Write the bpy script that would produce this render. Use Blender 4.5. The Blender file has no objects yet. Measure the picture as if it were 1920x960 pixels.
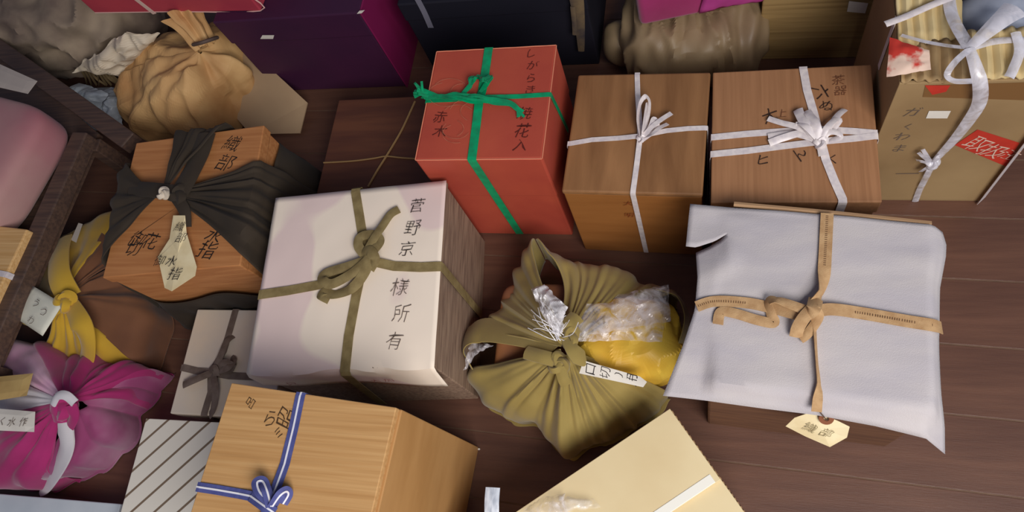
import bpy, bmesh, math, random
from mathutils import Vector, Matrix, noise
random.seed(7)
scene = bpy.context.scene
COL = scene.collection

# ------------------------------------------------------------------ camera
FPX = 1340.2                       # focal length in pixels of the 1920 px wide photograph
CAM = Vector((0.0, 0.0, 1.25))
ROT = Matrix(((0.965482930, -0.000102037, 0.260466316),
              (0.098525171, 0.925840552, -0.364845259),
              (-0.241113050, 0.377914358, 0.893893302)))
cam_data = bpy.data.cameras.new('camera')
cam_data.sensor_width = 36.0
cam_data.lens = FPX / 1920.0 * 36.0
cam_data.clip_start = 0.02
cam = bpy.data.objects.new('camera', cam_data)
cam.matrix_world = Matrix.Translation(CAM) @ ROT.to_4x4()
COL.objects.link(cam)
scene.camera = cam

# ------------------------------------------------------------------ light
world = bpy.data.worlds.new('world'); scene.world = world
world.use_nodes = True
bg = world.node_tree.nodes['Background']
bg.inputs[0].default_value = (0.66, 0.70, 1.0, 1)
bg.inputs[1].default_value = 0.095

def area(name, loc, target, sx, sy, power, col):
    l = bpy.data.lights.new(name, 'AREA'); l.shape = 'RECTANGLE'; l.size = sx; l.size_y = sy
    l.energy = power; l.color = col
    o = bpy.data.objects.new(name, l); COL.objects.link(o)
    o.location = loc
    o.rotation_euler = (Vector(target) - Vector(loc)).to_track_quat('-Z', 'Y').to_euler()
    return o
area('window_daylight', (0.62, -0.90, 1.68), (-0.50, 0.0, 0.1), 1.3, 0.9, 33, (1.0, 0.955, 0.925))
area('side_window_daylight', (2.1, -0.1, 1.3), (0.2, 0.35, 0.1), 1.0, 1.0, 5, (0.72, 0.86, 1.0))

vs = scene.view_settings
vs.view_transform = 'Standard'; vs.look = 'None'; vs.gamma = 1.0; vs.use_curve_mapping = False
vs.exposure = 0.45

# ------------------------------------------------------------------ helpers
def at(px, py, z=0.0):
    """world point at height z that a survey of the photograph gives for a pixel"""
    d = ROT @ Vector(((px - 960) / FPX, -(py - 480) / FPX, -1.0))
    return CAM + d * ((z - CAM.z) / d.z)
def at_plane(px, py, p0, n):
    d = ROT @ Vector(((px - 960) / FPX, -(py - 480) / FPX, -1.0))
    return CAM + d * ((Vector(p0) - CAM).dot(n) / d.dot(n))
def rgb(r, g, b):
    def f(v):
        v /= 255.0
        return v / 12.92 if v <= 0.04045 else ((v + 0.055) / 1.055) ** 2.4
    return (f(r), f(g), f(b), 1.0)

MATS = {}
def mat(name, c1, c2=None, rough=0.75, scale=12.0, stretch=(1, 1, 1), bump=0.0, bscale=300.0, bstretch=(1, 1, 1),
        spec=0.35, sheen=0.0, lo=0.35, hi=0.65, detail=4.0, alpha=1.0, transmission=0.0, dist=0.0):
    if name in MATS: return MATS[name]
    m = bpy.data.materials.new(name); m.use_nodes = True
    nt = m.node_tree; N = nt.nodes; L = nt.links
    p = N['Principled BSDF']
    p.inputs['Roughness'].default_value = rough
    p.inputs['Specular IOR Level'].default_value = spec
    if sheen: p.inputs['Sheen Weight'].default_value = sheen
    p.inputs['Alpha'].default_value = alpha
    p.inputs['Transmission Weight'].default_value = transmission
    tc = N.new('ShaderNodeTexCoord')
    mp = N.new('ShaderNodeMapping'); mp.inputs['Scale'].default_value = stretch
    L.new(tc.outputs['Object'], mp.inputs[0])
    nz = N.new('ShaderNodeTexNoise'); nz.inputs['Scale'].default_value = scale; nz.inputs['Detail'].default_value = detail
    nz.inputs['Distortion'].default_value = dist
    L.new(mp.outputs[0], nz.inputs[0])
    rp = N.new('ShaderNodeValToRGB')
    rp.color_ramp.elements[0].position = lo; rp.color_ramp.elements[1].position = hi
    rp.color_ramp.elements[0].color = c1; rp.color_ramp.elements[1].color = c2 or c1
    L.new(nz.outputs[0], rp.inputs[0]); L.new(rp.outputs[0], p.inputs['Base Color'])
    if bump:
        mp2 = N.new('ShaderNodeMapping'); mp2.inputs['Scale'].default_value = bstretch
        L.new(tc.outputs['Object'], mp2.inputs[0])
        n2 = N.new('ShaderNodeTexNoise'); n2.inputs['Scale'].default_value = bscale; n2.inputs['Detail'].default_value = 3
        L.new(mp2.outputs[0], n2.inputs[0])
        b = N.new('ShaderNodeBump'); b.inputs['Strength'].default_value = bump; b.inputs['Distance'].default_value = 0.002
        L.new(n2.outputs[0], b.inputs['Height']); L.new(b.outputs[0], p.inputs['Normal'])
    MATS[name] = m
    return m
def stripes(name, base, line, freq, direction, lo, hi, rough=0.7):
    """printed straight lines: a saw of dot(object position, direction) * freq"""
    m = mat(name, base, base, rough)
    nt = m.node_tree; N = nt.nodes; L = nt.links; p = N['Principled BSDF']
    tc = N.new('ShaderNodeTexCoord')
    dp = N.new('ShaderNodeVectorMath'); dp.operation = 'DOT_PRODUCT'; dp.inputs[1].default_value = direction
    L.new(tc.outputs['Object'], dp.inputs[0])
    mu = N.new('ShaderNodeMath'); mu.operation = 'MULTIPLY'; mu.inputs[1].default_value = freq
    L.new(dp.outputs['Value'], mu.inputs[0])
    fr = N.new('ShaderNodeMath'); fr.operation = 'FRACT'; L.new(mu.outputs[0], fr.inputs[0])
    rp = N.new('ShaderNodeValToRGB'); rp.color_ramp.interpolation = 'LINEAR'
    e = rp.color_ramp.elements
    e[0].position = 0; e[0].color = base; e[1].position = 1; e[1].color = base
    for pos, c in ((lo - .03, base), (lo, line), (hi, line), (hi + .03, base)):
        k = e.new(pos); k.color = c
    L.new(fr.outputs[0], rp.inputs[0]); L.new(rp.outputs[0], p.inputs['Base Color'])
    return m
def film(name, tint=(0.9, 0.9, 0.95, 1), amount=0.55, rough=0.18):
    """thin clear plastic: mostly see-through, with gloss and a milky share"""
    if name in MATS: return MATS[name]
    m = bpy.data.materials.new(name); m.use_nodes = True
    nt = m.node_tree; N = nt.nodes; L = nt.links
    p = N['Principled BSDF']; p.inputs['Base Color'].default_value = tint
    p.inputs['Roughness'].default_value = rough; p.inputs['Specular IOR Level'].default_value = 0.9
    tr = N.new('ShaderNodeBsdfTransparent')
    mx = N.new('ShaderNodeMixShader')
    tc = N.new('ShaderNodeTexCoord'); nz = N.new('ShaderNodeTexNoise'); nz.inputs['Scale'].default_value = 45
    nz.inputs['Detail'].default_value = 6; nz.inputs['Distortion'].default_value = 1.5
    L.new(tc.outputs['Object'], nz.inputs[0])
    mr = N.new('ShaderNodeMapRange'); mr.inputs['From Min'].default_value = 0.3; mr.inputs['From Max'].default_value = 0.7
    mr.inputs['To Min'].default_value = max(0, amount - .35); mr.inputs['To Max'].default_value = min(1, amount + .3)
    L.new(nz.outputs[0], mr.inputs[0]); L.new(mr.outputs[0], mx.inputs[0])
    L.new(tr.outputs[0], mx.inputs[1]); L.new(p.outputs[0], mx.inputs[2])
    L.new(mx.outputs[0], N['Material Output'].inputs[0])
    MATS[name] = m
    return m

def thing(name, label, cat, loc, group=None):
    o = bpy.data.objects.new(name, None); COL.objects.link(o)
    o.empty_display_size = 0.05
    o.location = Vector(loc)
    o['label'] = label; o['category'] = cat
    if group: o['group'] = group
    return o
def offset_of(parent):
    p = Vector((0, 0, 0))
    while parent is not None:
        p = p + Vector(parent.location); parent = parent.parent
    return p
def mesh(name, verts, faces, m, parent=None, smooth=False, solid=0.0, subsurf=0, label=None, bevel=0.0, origin=None):
    """one mesh object from world-space vertices"""
    if parent is None and origin is None:
        origin = (0, 0, 0)
    off = offset_of(parent)
    if origin is not None: off = off + Vector(origin) - (off if parent is None else Vector((0, 0, 0)))
    me = bpy.data.meshes.new(name)
    me.from_pydata([tuple(Vector(v) - off) for v in verts], [], faces)
    me.validate(); me.update()
    if smooth:
        me.polygons.foreach_set('use_smooth', [True] * len(me.polygons))
        me.set_sharp_from_angle(angle=math.radians(48))
    o = bpy.data.objects.new(name, me); COL.objects.link(o)
    if origin is not None and parent is None: o.location = Vector(origin)
    if parent is not None: o.parent = parent
    me.materials.append(m)
    if solid:
        s = o.modifiers.new('thickness', 'SOLIDIFY'); s.thickness = solid; s.offset = 0
    if bevel:
        b = o.modifiers.new('bevel', 'BEVEL'); b.width = bevel; b.segments = 2; b.limit_method = 'ANGLE'
    if subsurf:
        s = o.modifiers.new('subdivision', 'SUBSURF'); s.levels = subsurf; s.render_levels = subsurf
    if label: o['label'] = label
    return o

class Frame:
    """a box-shaped frame: base centre, yaw, size"""
    def __init__(s, cx, cy, w, d, h, yaw, z0=0.0):
        s.c = Vector((cx, cy, z0)); s.w = w; s.d = d; s.h = h; s.yaw = math.radians(yaw)
        s.ux = Vector((math.cos(s.yaw), math.sin(s.yaw), 0)); s.uy = Vector((-math.sin(s.yaw), math.cos(s.yaw), 0))
        s.uz = Vector((0, 0, 1)); s.top = z0 + h
    def P(s, x, y, z): return s.c + s.ux * x + s.uy * y + s.uz * z
    def T(s, px, py, lift=0.0):           # on the top face
        return at(px, py, s.top + lift)
    def L(s, v):
        q = Vector(v) - s.c
        return Vector((q.dot(s.ux), q.dot(s.uy), q.z))
    def front(s, px, py, lift=0.0):       # on the -y face
        n = -s.uy
        return at_plane(px, py, s.P(0, -s.d / 2 - lift, 0), n)
    def right(s, px, py, lift=0.0):
        n = s.ux
        return at_plane(px, py, s.P(s.w / 2 + lift, 0, 0), n)

def block(fr, x0, x1, y0, y1, z0, z1, bevel=0.0, seg=2, jitter=0.0):
    bm = bmesh.new()
    r = bmesh.ops.create_cube(bm, size=1.0)
    for v in bm.verts:
        v.co = Vector((x0 + (v.co.x + .5) * (x1 - x0), y0 + (v.co.y + .5) * (y1 - y0), z0 + (v.co.z + .5) * (z1 - z0)))
    if bevel:
        bmesh.ops.bevel(bm, geom=bm.edges[:], offset=bevel, segments=seg, affect='EDGES', profile=0.5)
    vs_ = [fr.P(*v.co) for v in bm.verts]
    bm.verts.index_update()
    fs = [[v.index for v in f.verts] for f in bm.faces]
    bm.free()
    return vs_, fs
def blockobj(name, fr, ext, m, parent, bevel=0.0015, smooth=False, label=None):
    v, f = block(fr, *ext, bevel=bevel)
    return mesh(name, v, f, m, parent, smooth=smooth, label=label)

def catmull(pts, n=8):
    out = []
    P = [Vector(p) for p in pts]
    if len(P) < 3:
        return [P[0].lerp(P[1], i / n) for i in range(n + 1)]
    for i in range(len(P) - 1):
        p0 = P[max(i - 1, 0)]; p1 = P[i]; p2 = P[i + 1]; p3 = P[min(i + 2, len(P) - 1)]
        for k in range(n):
            t = k / n
            out.append(0.5 * ((2 * p1) + (p2 - p0) * t + (2 * p0 - 5 * p1 + 4 * p2 - p3) * t * t + (3 * p1 - p0 - 3 * p2 + p3) * t ** 3))
    out.append(P[-1])
    return out
def strip_geo(path, ups, width, thick, cup=0.0, wprof=None, nc=4):
    """flat band along a path (lists of the same length); returns closed verts, faces"""
    V = []; F = []
    n = len(path)
    for i in range(n):
        t = (path[min(i + 1, n - 1)] - path[max(i - 1, 0)])
        if t.length < 1e-9: t = Vector((1, 0, 0))
        t.normalize()
        u = Vector(ups[i]); u = u - t * u.dot(t)
        if u.length < 1e-6: u = t.orthogonal()
        u.normalize()
        s = t.cross(u)
        w = width * (wprof(i / (n - 1)) if wprof else 1.0)
        for side in (1, -1):
            for k in range(nc + 1):
                a = (k / nc - 0.5) * (1 if side == 1 else -1)
                V.append(path[i] + s * (a * w) + u * (side * thick / 2 - .55 * cup * w * (4 * a * a - .5)))
    R = 2 * (nc + 1)
    for i in range(n - 1):
        for k in range(R):
            a = i * R + k; b = i * R + (k + 1) % R
            F.append([a, b, b + R, a + R])
    F.append(list(range(R))[::-1]); F.append(list(range((n - 1) * R, n * R)))
    return V, F
def join(*geos):
    V = []; F = []
    for v, f in geos:
        o = len(V); V += list(v); F += [[i + o for i in q] for q in f]
    return V, F
UP = Vector((0, 0, 1))
def band(pts, width, thick=0.0006, ups=None, cup=0.0, n=8, wprof=None, smoothpath=True):
    path = catmull(pts, n) if smoothpath else [Vector(p) for p in pts]
    if ups is None: U = [UP] * len(path)
    else:
        uu = [Vector(u) for u in ups]
        U = []
        if smoothpath:
            for i in range(len(uu) - 1):
                for k in range(n): U.append(uu[i].lerp(uu[i + 1], k / n))
            U.append(uu[-1])
        else: U = uu
    return strip_geo(path, U, width, thick, cup, wprof)
def strap(fr, a, b, width, lift=0.0012, end_a=None, end_b=None, thick=0.0007, mids=(), skirt=0.0, wig=0.0):
    """band over the top of a box from edge point a to edge point b (local x,y), down both sides to the local
    points end_a / end_b (x,y,z) on the side faces"""
    def nrm(p):
        dx = fr.w / 2 - abs(p[0]); dy = fr.d / 2 - abs(p[1])
        return Vector((math.copysign(1, p[0]), 0, 0)) if dx < dy else Vector((0, math.copysign(1, p[1]), 0))
    na, nb = nrm(a), nrm(b); h = fr.h + lift
    ea = Vector(end_a) if end_a else Vector((a[0], a[1], 0.004))
    eb = Vector(end_b) if end_b else Vector((b[0], b[1], 0.004))
    A = Vector((a[0], a[1], 0)); B = Vector((b[0], b[1], 0))
    e = 0.004
    pts = []; ups = []
    def add(p, u): pts.append(fr.P(*p)); ups.append(fr.ux * u.x + fr.uy * u.y + fr.uz * u.z)
    z = Vector((0, 0, 1))
    add(ea + na * (lift + skirt), na)
    q = A + Vector((0, 0, fr.h)); 
    for k in (0.25, 0.5, 0.75): add((ea.lerp(q, k)) + na * (lift + skirt), na)
    add(q + na * (lift + skirt) - z * e, na); add(q + na * lift * .6 + z * lift * .6, (na + z).normalized()); add(A + z * h - na * e, z)
    prev = A
    for m_ in list(mids):
        add(Vector((m_[0], m_[1], h + (m_[2] if len(m_) > 2 else 0))), z)
    add(B + z * h - nb * e, z)
    q = B + Vector((0, 0, fr.h))
    add(q + nb * lift * .6 + z * lift * .6, (nb + z).normalized()); add(q + nb * (lift + skirt) - z * e, nb)
    for k in (0.75, 0.5, 0.25): add((eb.lerp(q, k)) + nb * (lift + skirt), nb)
    add(eb + nb * (lift + skirt), nb)
    return strip_geo(pts, ups, width, thick)
def tube(pts, r, n=8, k=6, rprof=None):
    path = catmull(pts, n); V = []; F = []
    N_ = len(path); u = None
    for i in range(N_):
        t = (path[min(i + 1, N_ - 1)] - path[max(i - 1, 0)])
        t = t.normalized() if t.length > 1e-9 else Vector((1, 0, 0))
        u = t.orthogonal().normalized() if u is None else (u - t * u.dot(t)).normalized()
        s = t.cross(u)
        rr = r * (rprof(i / (N_ - 1)) if rprof else 1)
        for j in range(k):
            a = 2 * math.pi * j / k
            V.append(path[i] + (u * math.cos(a) + s * math.sin(a)) * rr)
    for i in range(N_ - 1):
        for j in range(k):
            a = i * k + j; b = i * k + (j + 1) % k
            F.append([a, b, b + k, a + k])
    F.append(list(range(k))[::-1]); F.append(list(range((N_ - 1) * k, N_ * k)))
    return V, F
def knot_geo(c, size, yaw=0.0, flat=0.7, seed=0, thick=0.36):
    """an overhand (trefoil) knot of soft cloth"""
    pts = []
    n = 60
    for i in range(n):
        t = 2 * math.pi * i / n
        p = Vector((math.sin(t) + 2 * math.sin(2 * t), math.cos(t) - 2 * math.cos(2 * t), -math.sin(3 * t) * 1.2)) * (size / 3)
        p.z *= flat
        p = Matrix.Rotation(yaw, 3, 'Z') @ p
        pts.append(Vector(c) + p + noise.noise_vector(p * 60 + Vector((seed, 0, 0))) * size * .12)
    V = []; F = []; k = 8
    u = None
    for i in range(n):
        t = (pts[(i + 1) % n] - pts[i - 1]).normalized()
        u = Vector((0, 0, 1)) if u is None else u
        u = (u - t * u.dot(t)).normalized(); s = t.cross(u)
        for j in range(k):
            a = 2 * math.pi * j / k
            rr = size * thick * (1 + .18 * math.sin(3 * a + i * .3))
            V.append(pts[i] + (u * math.cos(a) + s * math.sin(a)) * rr)
    for i in range(n):
        for j in range(k):
            a = i * k + j; b = i * k + (j + 1) % k; i2 = (i + 1) % n
            F.append([a, b, i2 * k + (j + 1) % k, i2 * k + j])
    return V, F
def patch(c00, c10, c11, c01, nu, nv, bulge=0.0, amp=0.0, freq=20.0, seed=0.0, edge_amp=0.0, normal=None):
    """crumpled sheet between four corners"""
    c00, c10, c11, c01 = map(Vector, (c00, c10, c11, c01))
    nrm = normal or (c10 - c00).cross(c01 - c00).normalized()
    V = []; F = []
    for j in range(nv + 1):
        for i in range(nu + 1):
            u = i / nu; v = j / nv
            p = c00.lerp(c10, u).lerp(c01.lerp(c11, u), v)
            b = bulge * (1 - (2 * u - 1) ** 4) * (1 - (2 * v - 1) ** 4)
            nz = noise.noise(p * freq + Vector((seed, seed * 2, 0))) + .55 * (1 - 2 * abs(noise.noise(p * freq * 1.7 + Vector((0, seed, seed)))))
            p = p + nrm * (b + amp * nz)
            if edge_amp and (i in (0, nu) or j in (0, nv)):
                p = p + noise.noise_vector(p * freq * 2 + Vector((seed, 0, 0))) * edge_amp
            V.append(p)
    for j in range(nv):
        for i in range(nu):
            a = j * (nu + 1) + i
            F.append([a, a + 1, a + nu + 2, a + nu + 1])
    return V, F
def lump(c, rx, ry, rz, nu=40, nv=24, power=2.6, amp=0.0, freq=14.0, seed=0.0, yaw=0.0, ridged=0.5, zmin=0.002, aniso=(1, 1, 1)):
    """closed soft package: super-ellipsoid with crumples, base flattened to zmin"""
    V = []; F = []
    c = Vector(c); e = 2.0 / power
    def sp(v): return math.copysign(abs(v) ** e, v)
    ry_ = Matrix.Rotation(yaw, 3, 'Z')
    for j in range(nv + 1):
        ph = -math.pi / 2 + math.pi * j / nv
        for i in range(nu):
            th = 2 * math.pi * i / nu
            d = Vector((sp(math.cos(ph)) * sp(math.cos(th)), sp(math.cos(ph)) * sp(math.sin(th)), sp(math.sin(ph))))
            p = ry_ @ Vector((d.x * rx, d.y * ry, d.z * rz))
            w = c + p
            wf = Vector((w.x * aniso[0], w.y * aniso[1], w.z * aniso[2]))
            nz = noise.noise(wf * freq + Vector((seed, 0, seed))) * (1 - ridged) + ridged * (1 - 2.4 * abs(noise.noise(wf * freq * .8 + Vector((0, seed, 0)))))
            n = (ry_ @ Vector((d.x / rx, d.y / ry, d.z / rz)))
            if n.length > 1e-6: n.normalize()
            w = w + n * amp * nz
            w.z = max(w.z, zmin)
            V.append(w)
    for j in range(nv):
        for i in range(nu):
            a = j * nu + i; b = j * nu + (i + 1) % nu
            F.append([a, b, b + nu, a + nu])
    return V, F

class Outline:
    """polar outline R(angle) about a centre"""
    def __init__(s, c, pts):
        s.c = Vector(c)
        q = []
        for p in pts:
            d = Vector(p) - s.c
            q.append((math.atan2(d.y, d.x), math.hypot(d.x, d.y)))
        q.sort(); s.q = q
    def __call__(s, th):
        th = (th + math.pi) % (2 * math.pi) - math.pi
        q = s.q
        ext = [(q[-1][0] - 2 * math.pi, q[-1][1])] + q + [(q[0][0] + 2 * math.pi, q[0][1])]
        for i in range(len(ext) - 1):
            if ext[i][0] <= th <= ext[i + 1][0]:
                t = (th - ext[i][0]) / max(1e-9, ext[i + 1][0] - ext[i][0])
                t = t * t * (3 - 2 * t)
                return ext[i][1] * (1 - t) + ext[i + 1][1] * t
        return q[0][1]
def ang(c, p):
    d = Vector(p) - Vector(c); return math.atan2(d.y, d.x)
def drape(c, a0, b0, a1, b1, R, zk, ze, rc=0.02, smax=0.3, flare=0.1, nu=60, ns=40, pleats=9, amp=0.006, seed=0.0,
          gamma=0.6, pw=1.2, zfloor=0.003, s0=0.01, tail=None, lift=0.0, pleat_out=0.35, crumple=0.0, bulge_a=0.0, bulge_b=0.0, zef=None):
    """cloth fan gathered at knot c, running out over the rim R(angle) and down the side.
    a0..b0 angles at the knot, a1..b1 angles at the rim (radians, a<b)"""
    V = []; F = []
    c = Vector(c)
    rnd = random.Random(int(seed * 100) + 3)
    ridges = []
    for q in range(pleats * 2):
        hgt = rnd.choice((1, 1, -.8)) * rnd.uniform(.5, 1.3)
        ridges.append(((q + rnd.uniform(.1, .9)) / (pleats * 2), rnd.uniform(.18, .5) / pleats, hgt, rnd.uniform(0, .12), rnd.uniform(.35, 1.3), rnd.uniform(-.05, .05)))
    for j in range(ns + 1):
        t = j / ns
        for i in range(nu + 1):
            u = i / nu
            k = min(1.0, t * 1.6) ** gamma
            a = a0 + (a1 - a0) * k; b = b0 + (b1 - b0) * k
            a += bulge_a * math.sin(math.pi * min(1, t * 1.35)) ; b += bulge_b * math.sin(math.pi * min(1, t * 1.35))
            th = a + (b - a) * u
            if zef: ze = zef(th)
            r = R(th); S = r + (tail(u) if tail else smax)
            s = s0 + (S - s0) * t
            rcc = min(rc, r * .6)
            prof = max(0.0, 1 - s / r)
            ztop = ze + (zk - ze) * prof ** pw
            if s < r - rcc:
                rho = s; z = ztop; nn = Vector((0, 0, 1))
            elif s < r - rcc + rcc * math.pi / 2:
                q = (s - (r - rcc)) / rcc
                rho = r - rcc + rcc * math.sin(q); z = ze + (zk - ze) * max(0.0, 1 - (r - rcc) / r) ** pw * (1 - q / 1.571) - rcc * (1 - math.cos(q))
                nn = Vector((math.sin(q) * math.cos(th), math.sin(q) * math.sin(th), math.cos(q)))
            else:
                rest = s - (r - rcc + rcc * math.pi / 2)
                rho = r + flare * rest; z = ze - rcc - rest
                nn = Vector((math.cos(th), math.sin(th), 0))
            if z < zfloor:
                rho += (zfloor - z) * .35; z = zfloor + 0.0015 * u
            pl = 0.0
            for uc, w_, h_, t0, t1, dr in ridges:
                e_ = (u - uc - dr * t) / w_
                if abs(e_) < 2.6:
                    pl += h_ * math.exp(-e_ * e_) * max(0.0, min(1.0, (t - t0) * 8)) * max(pleat_out, min(1.0, (t1 - t) * 2.5))
            env = min(1.0, t * 5) * (1 - (1 - pleat_out) * .6 * min(1.0, t * 1.25))
            p = Vector((c.x + rho * math.cos(th), c.y + rho * math.sin(th), z))
            fine = noise.noise(p * 28 + Vector((seed, seed, 0)))
            p = p + nn * (amp * env * pl + amp * (.4 * fine + 1.1 * noise.noise(p * 11 + Vector((seed, 0, 0)))) * min(1, t * 2.5) + lift)
            if crumple:
                w = p * 11 + Vector((seed, 0, 0))
                p = p + nn * crumple * min(1, t * 3) * (1.0 - 2.6 * abs(noise.noise(w)) + .5 * (1 - 2.4 * abs(noise.noise(w * 2.1))))
            p.z = max(p.z, zfloor)
            V.append(p)
    for j in range(ns):
        for i in range(nu):
            a = j * (nu + 1) + i
            F.append([a, a + 1, a + nu + 2, a + nu + 1])
    return V, F

def letters(items, m, parent, name='lettering', thin=-0.008):
    """items: (character, centre, x axis, y axis, size); each character is a flat part of its own"""
    for ch, o, ux, uy, size in items:
        cu = bpy.data.curves.new('glyph', 'FONT'); cu.body = ch; cu.size = 1.0
        cu.resolution_u = 2; cu.offset = thin
        ob = bpy.data.objects.new('glyph', cu); COL.objects.link(ob)
        dg = bpy.context.evaluated_depsgraph_get()
        me = ob.evaluated_get(dg).to_mesh()
        vs_ = [v.co.copy() for v in me.vertices]
        if vs_:
            V = []
            cx = (min(v.x for v in vs_) + max(v.x for v in vs_)) / 2; cy = (min(v.y for v in vs_) + max(v.y for v in vs_)) / 2
            for v in vs_:
                x = v.x - cx; y = v.y - cy
                j = noise.noise_vector(Vector((x * 2.3 + ord(ch[0]) * .37, y * 2.3, o[0] * 9))) * .09
                x += j.x + .12 * y; y += j.y + .06 * x
                V.append(Vector(o) + Vector(ux) * (x * size) + Vector(uy) * (y * size))
            mesh(name, V, [list(p.vertices) for p in me.polygons], m, parent)
        ob.evaluated_get(dg).to_mesh_clear()
        bpy.data.objects.remove(ob); bpy.data.curves.remove(cu)
def top_text(fr, items, m, parent, lift=0.0012, name='lettering', size=0.03, rot=0.0, thin=-0.008):
    """items: (text, px, py[, size[, rot degrees]]) written on the top face"""
    L_ = []
    for it in items:
        ch, px, py = it[:3]; s = it[3] if len(it) > 3 else size; r = math.radians(it[4] if len(it) > 4 else rot)
        ux = fr.ux * math.cos(r) + fr.uy * math.sin(r); uy = -fr.ux * math.sin(r) + fr.uy * math.cos(r)
        L_.append((ch, fr.T(px, py, lift), ux, uy, s))
    letters(L_, m, parent, name, thin)

INK = mat('brush_ink', rgb(38, 30, 28), rough=0.8)
INK2 = mat('faded_ink', rgb(112, 96, 84), rough=0.8)
INKR = mat('red_ink', rgb(170, 70, 60), rough=0.8)
REDINK = mat('dark_on_red_ink', rgb(92, 30, 24), rough=0.8)
WHITEINK = mat('white_print', rgb(225, 190, 170), rough=0.7)

# ------------------------------------------------------------------ floor
floor_m = mat('floor_gap_dust', rgb(116, 90, 72), rgb(100, 76, 60), 0.8, 30)
fv, ff = block(Frame(-0.6, 0.7, 4.4, 4.0, 0.02, -3.0, -0.0236), -2.2, 2.2, -2.0, 2.0, 0, 0.0229)
floor = mesh('floor', fv, ff, floor_m, origin=(-0.6, 0.7, -0.0236)); floor['kind'] = 'structure'
plank_m = mat('plank_wood', rgb(92, 62, 50), rgb(110, 76, 60), 0.42, 5, (1.0, 14, 14), 0.12, 30, (2, 30, 30), spec=0.45, lo=.3, hi=.7)
pv, pf = block(Frame(0, 0, 1, 1, 1, -3.0), -2.2, 2.2, -0.0553, 0.0553, 0, 0.0226, bevel=0.0006)
pme = bpy.data.meshes.new('plank'); pme.from_pydata([tuple(v) for v in pv], [], pf); pme.materials.append(plank_m)
pux = Vector((math.cos(math.radians(-3)), math.sin(math.radians(-3)), 0)); puy = Vector((-pux.y, pux.x, 0))
base = Vector((0.45, 0.127, 0)) + puy * 0.0565
for k in range(-13, 20):
    o = bpy.data.objects.new('plank', pme); COL.objects.link(o); o.parent = floor
    p = base + puy * (0.113 * k)
    p = p + pux * ((Vector((-0.6, 0.7, 0)) - p).dot(pux))
    o.location = p - Vector((-0.6, 0.7, -0.0236)) + Vector((0, 0, -0.0236 + 0.001))

# ------------------------------------------------------------------ materials for the parcels
CREAM = mat('patterned_cream_paper', rgb(250, 234, 214), rgb(236, 212, 204), 0.7, 6.5, (1, 1, 1), 0.05, 60, lo=.47, hi=.50, detail=0.5)
GREYWOOD = mat('weathered_box_wood', rgb(128, 104, 88), rgb(164, 138, 116), 0.75, 7, (26, 1.2, 26), 0.2, 60, (8, 1, 8))
OLIVECORD = mat('olive_cord_weave', rgb(128, 110, 70), rgb(150, 132, 88), 0.8, 60, bump=.3, bscale=900)
REDPAPER = mat('red_orange_paper', rgb(190, 84, 62), rgb(178, 74, 58), 0.55, 9, bump=.05, bscale=300)
EDGEWEAR = mat('worn_edge', rgb(226, 140, 108), rough=.8)
GREENRIB = mat('green_plastic_ribbon', rgb(0, 168, 108), rgb(24, 140, 92), 0.3, 70, (1, 1, 1), spec=.6)
BROWNWOOD = mat('brown_box_wood', rgb(128, 88, 54), rgb(166, 120, 78), 0.5, 3.4, (9, 1.1, 9), 0.1, 90, (10, 1, 10), lo=.3, hi=.72, dist=.4)
BROWNSIDE = mat('brown_box_side_wood', rgb(150, 96, 48), rgb(166, 110, 58), 0.5, 4, (1.2, 1.2, 9), 0.08, 90, lo=.3, hi=.72)
TANWOOD = mat('tan_box_wood', rgb(156, 110, 74), rgb(170, 122, 84), 0.65, 6, (30, .8, 30), 0.1, 120, (14, 1, 14))
WHITERIB = mat('white_plastic_ribbon', rgb(236, 226, 222), rgb(214, 204, 206), 0.35, 120, (1, 1, 1), spec=.55)
CARD = mat('brown_cardboard', rgb(150, 122, 84), rgb(172, 144, 102), 0.75, 5, (1, 1, 1), .05, 200)
CARDIN = mat('bare_corrugated_card', rgb(222, 202, 152), rgb(196, 172, 122), 0.8, 10)
FOAM = mat('white_foam_sheet', rgb(198, 191, 190), rgb(184, 178, 182), 0.7, 9, (1, 3, 1), .25, 700, sheen=.2)
TANCORD = mat('tan_cord_weave', rgb(176, 138, 96), rgb(196, 160, 116), 0.8, 80, bump=.3, bscale=900)
OLIVE = mat('olive_furoshiki_cloth', rgb(146, 126, 66), rgb(166, 146, 84), 0.8, 6, bump=.15, bscale=800, sheen=.25)
HONEY = mat('honey_cedar_wood', rgb(186, 138, 84), rgb(212, 168, 112), 0.55, 4.5, (1.0, 42, 42), 0.25, 5, (1, 42, 42), lo=.25, hi=.75)
HONEYSIDE = mat('honey_cedar_side', rgb(178, 132, 80), rgb(194, 148, 94), 0.5, 4, (1, 1.2, 5), 0.06, 60)
PALECARD = mat('pale_cardboard', rgb(232, 214, 170), rgb(220, 198, 152), 0.75, 5, (1, 1, 1), .05, 120)
WHITEPAPER = mat('plain_white_paper', rgb(236, 230, 218), rgb(222, 216, 204), 0.75, 20)
TAGPAPER = mat('old_tag_paper', rgb(236, 220, 178), rgb(222, 202, 156), 0.75, 30)

# ================================================================== cream papered box
fA = Frame(-0.567, 0.373, 0.32, 0.32, 0.25, 4.5)
A = thing('papered_wooden_box', 'wooden box topped with cream patterned paper, tied with a flat olive cord in a bow', 'box', fA.c)
blockobj('body', fA, (-.157, .157, -.157, .157, 0, .238), GREYWOOD, A, .002)
blockobj('lid', fA, (-.16, .16, -.157, .16, .238, .2488), GREYWOOD, A, .002)
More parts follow.
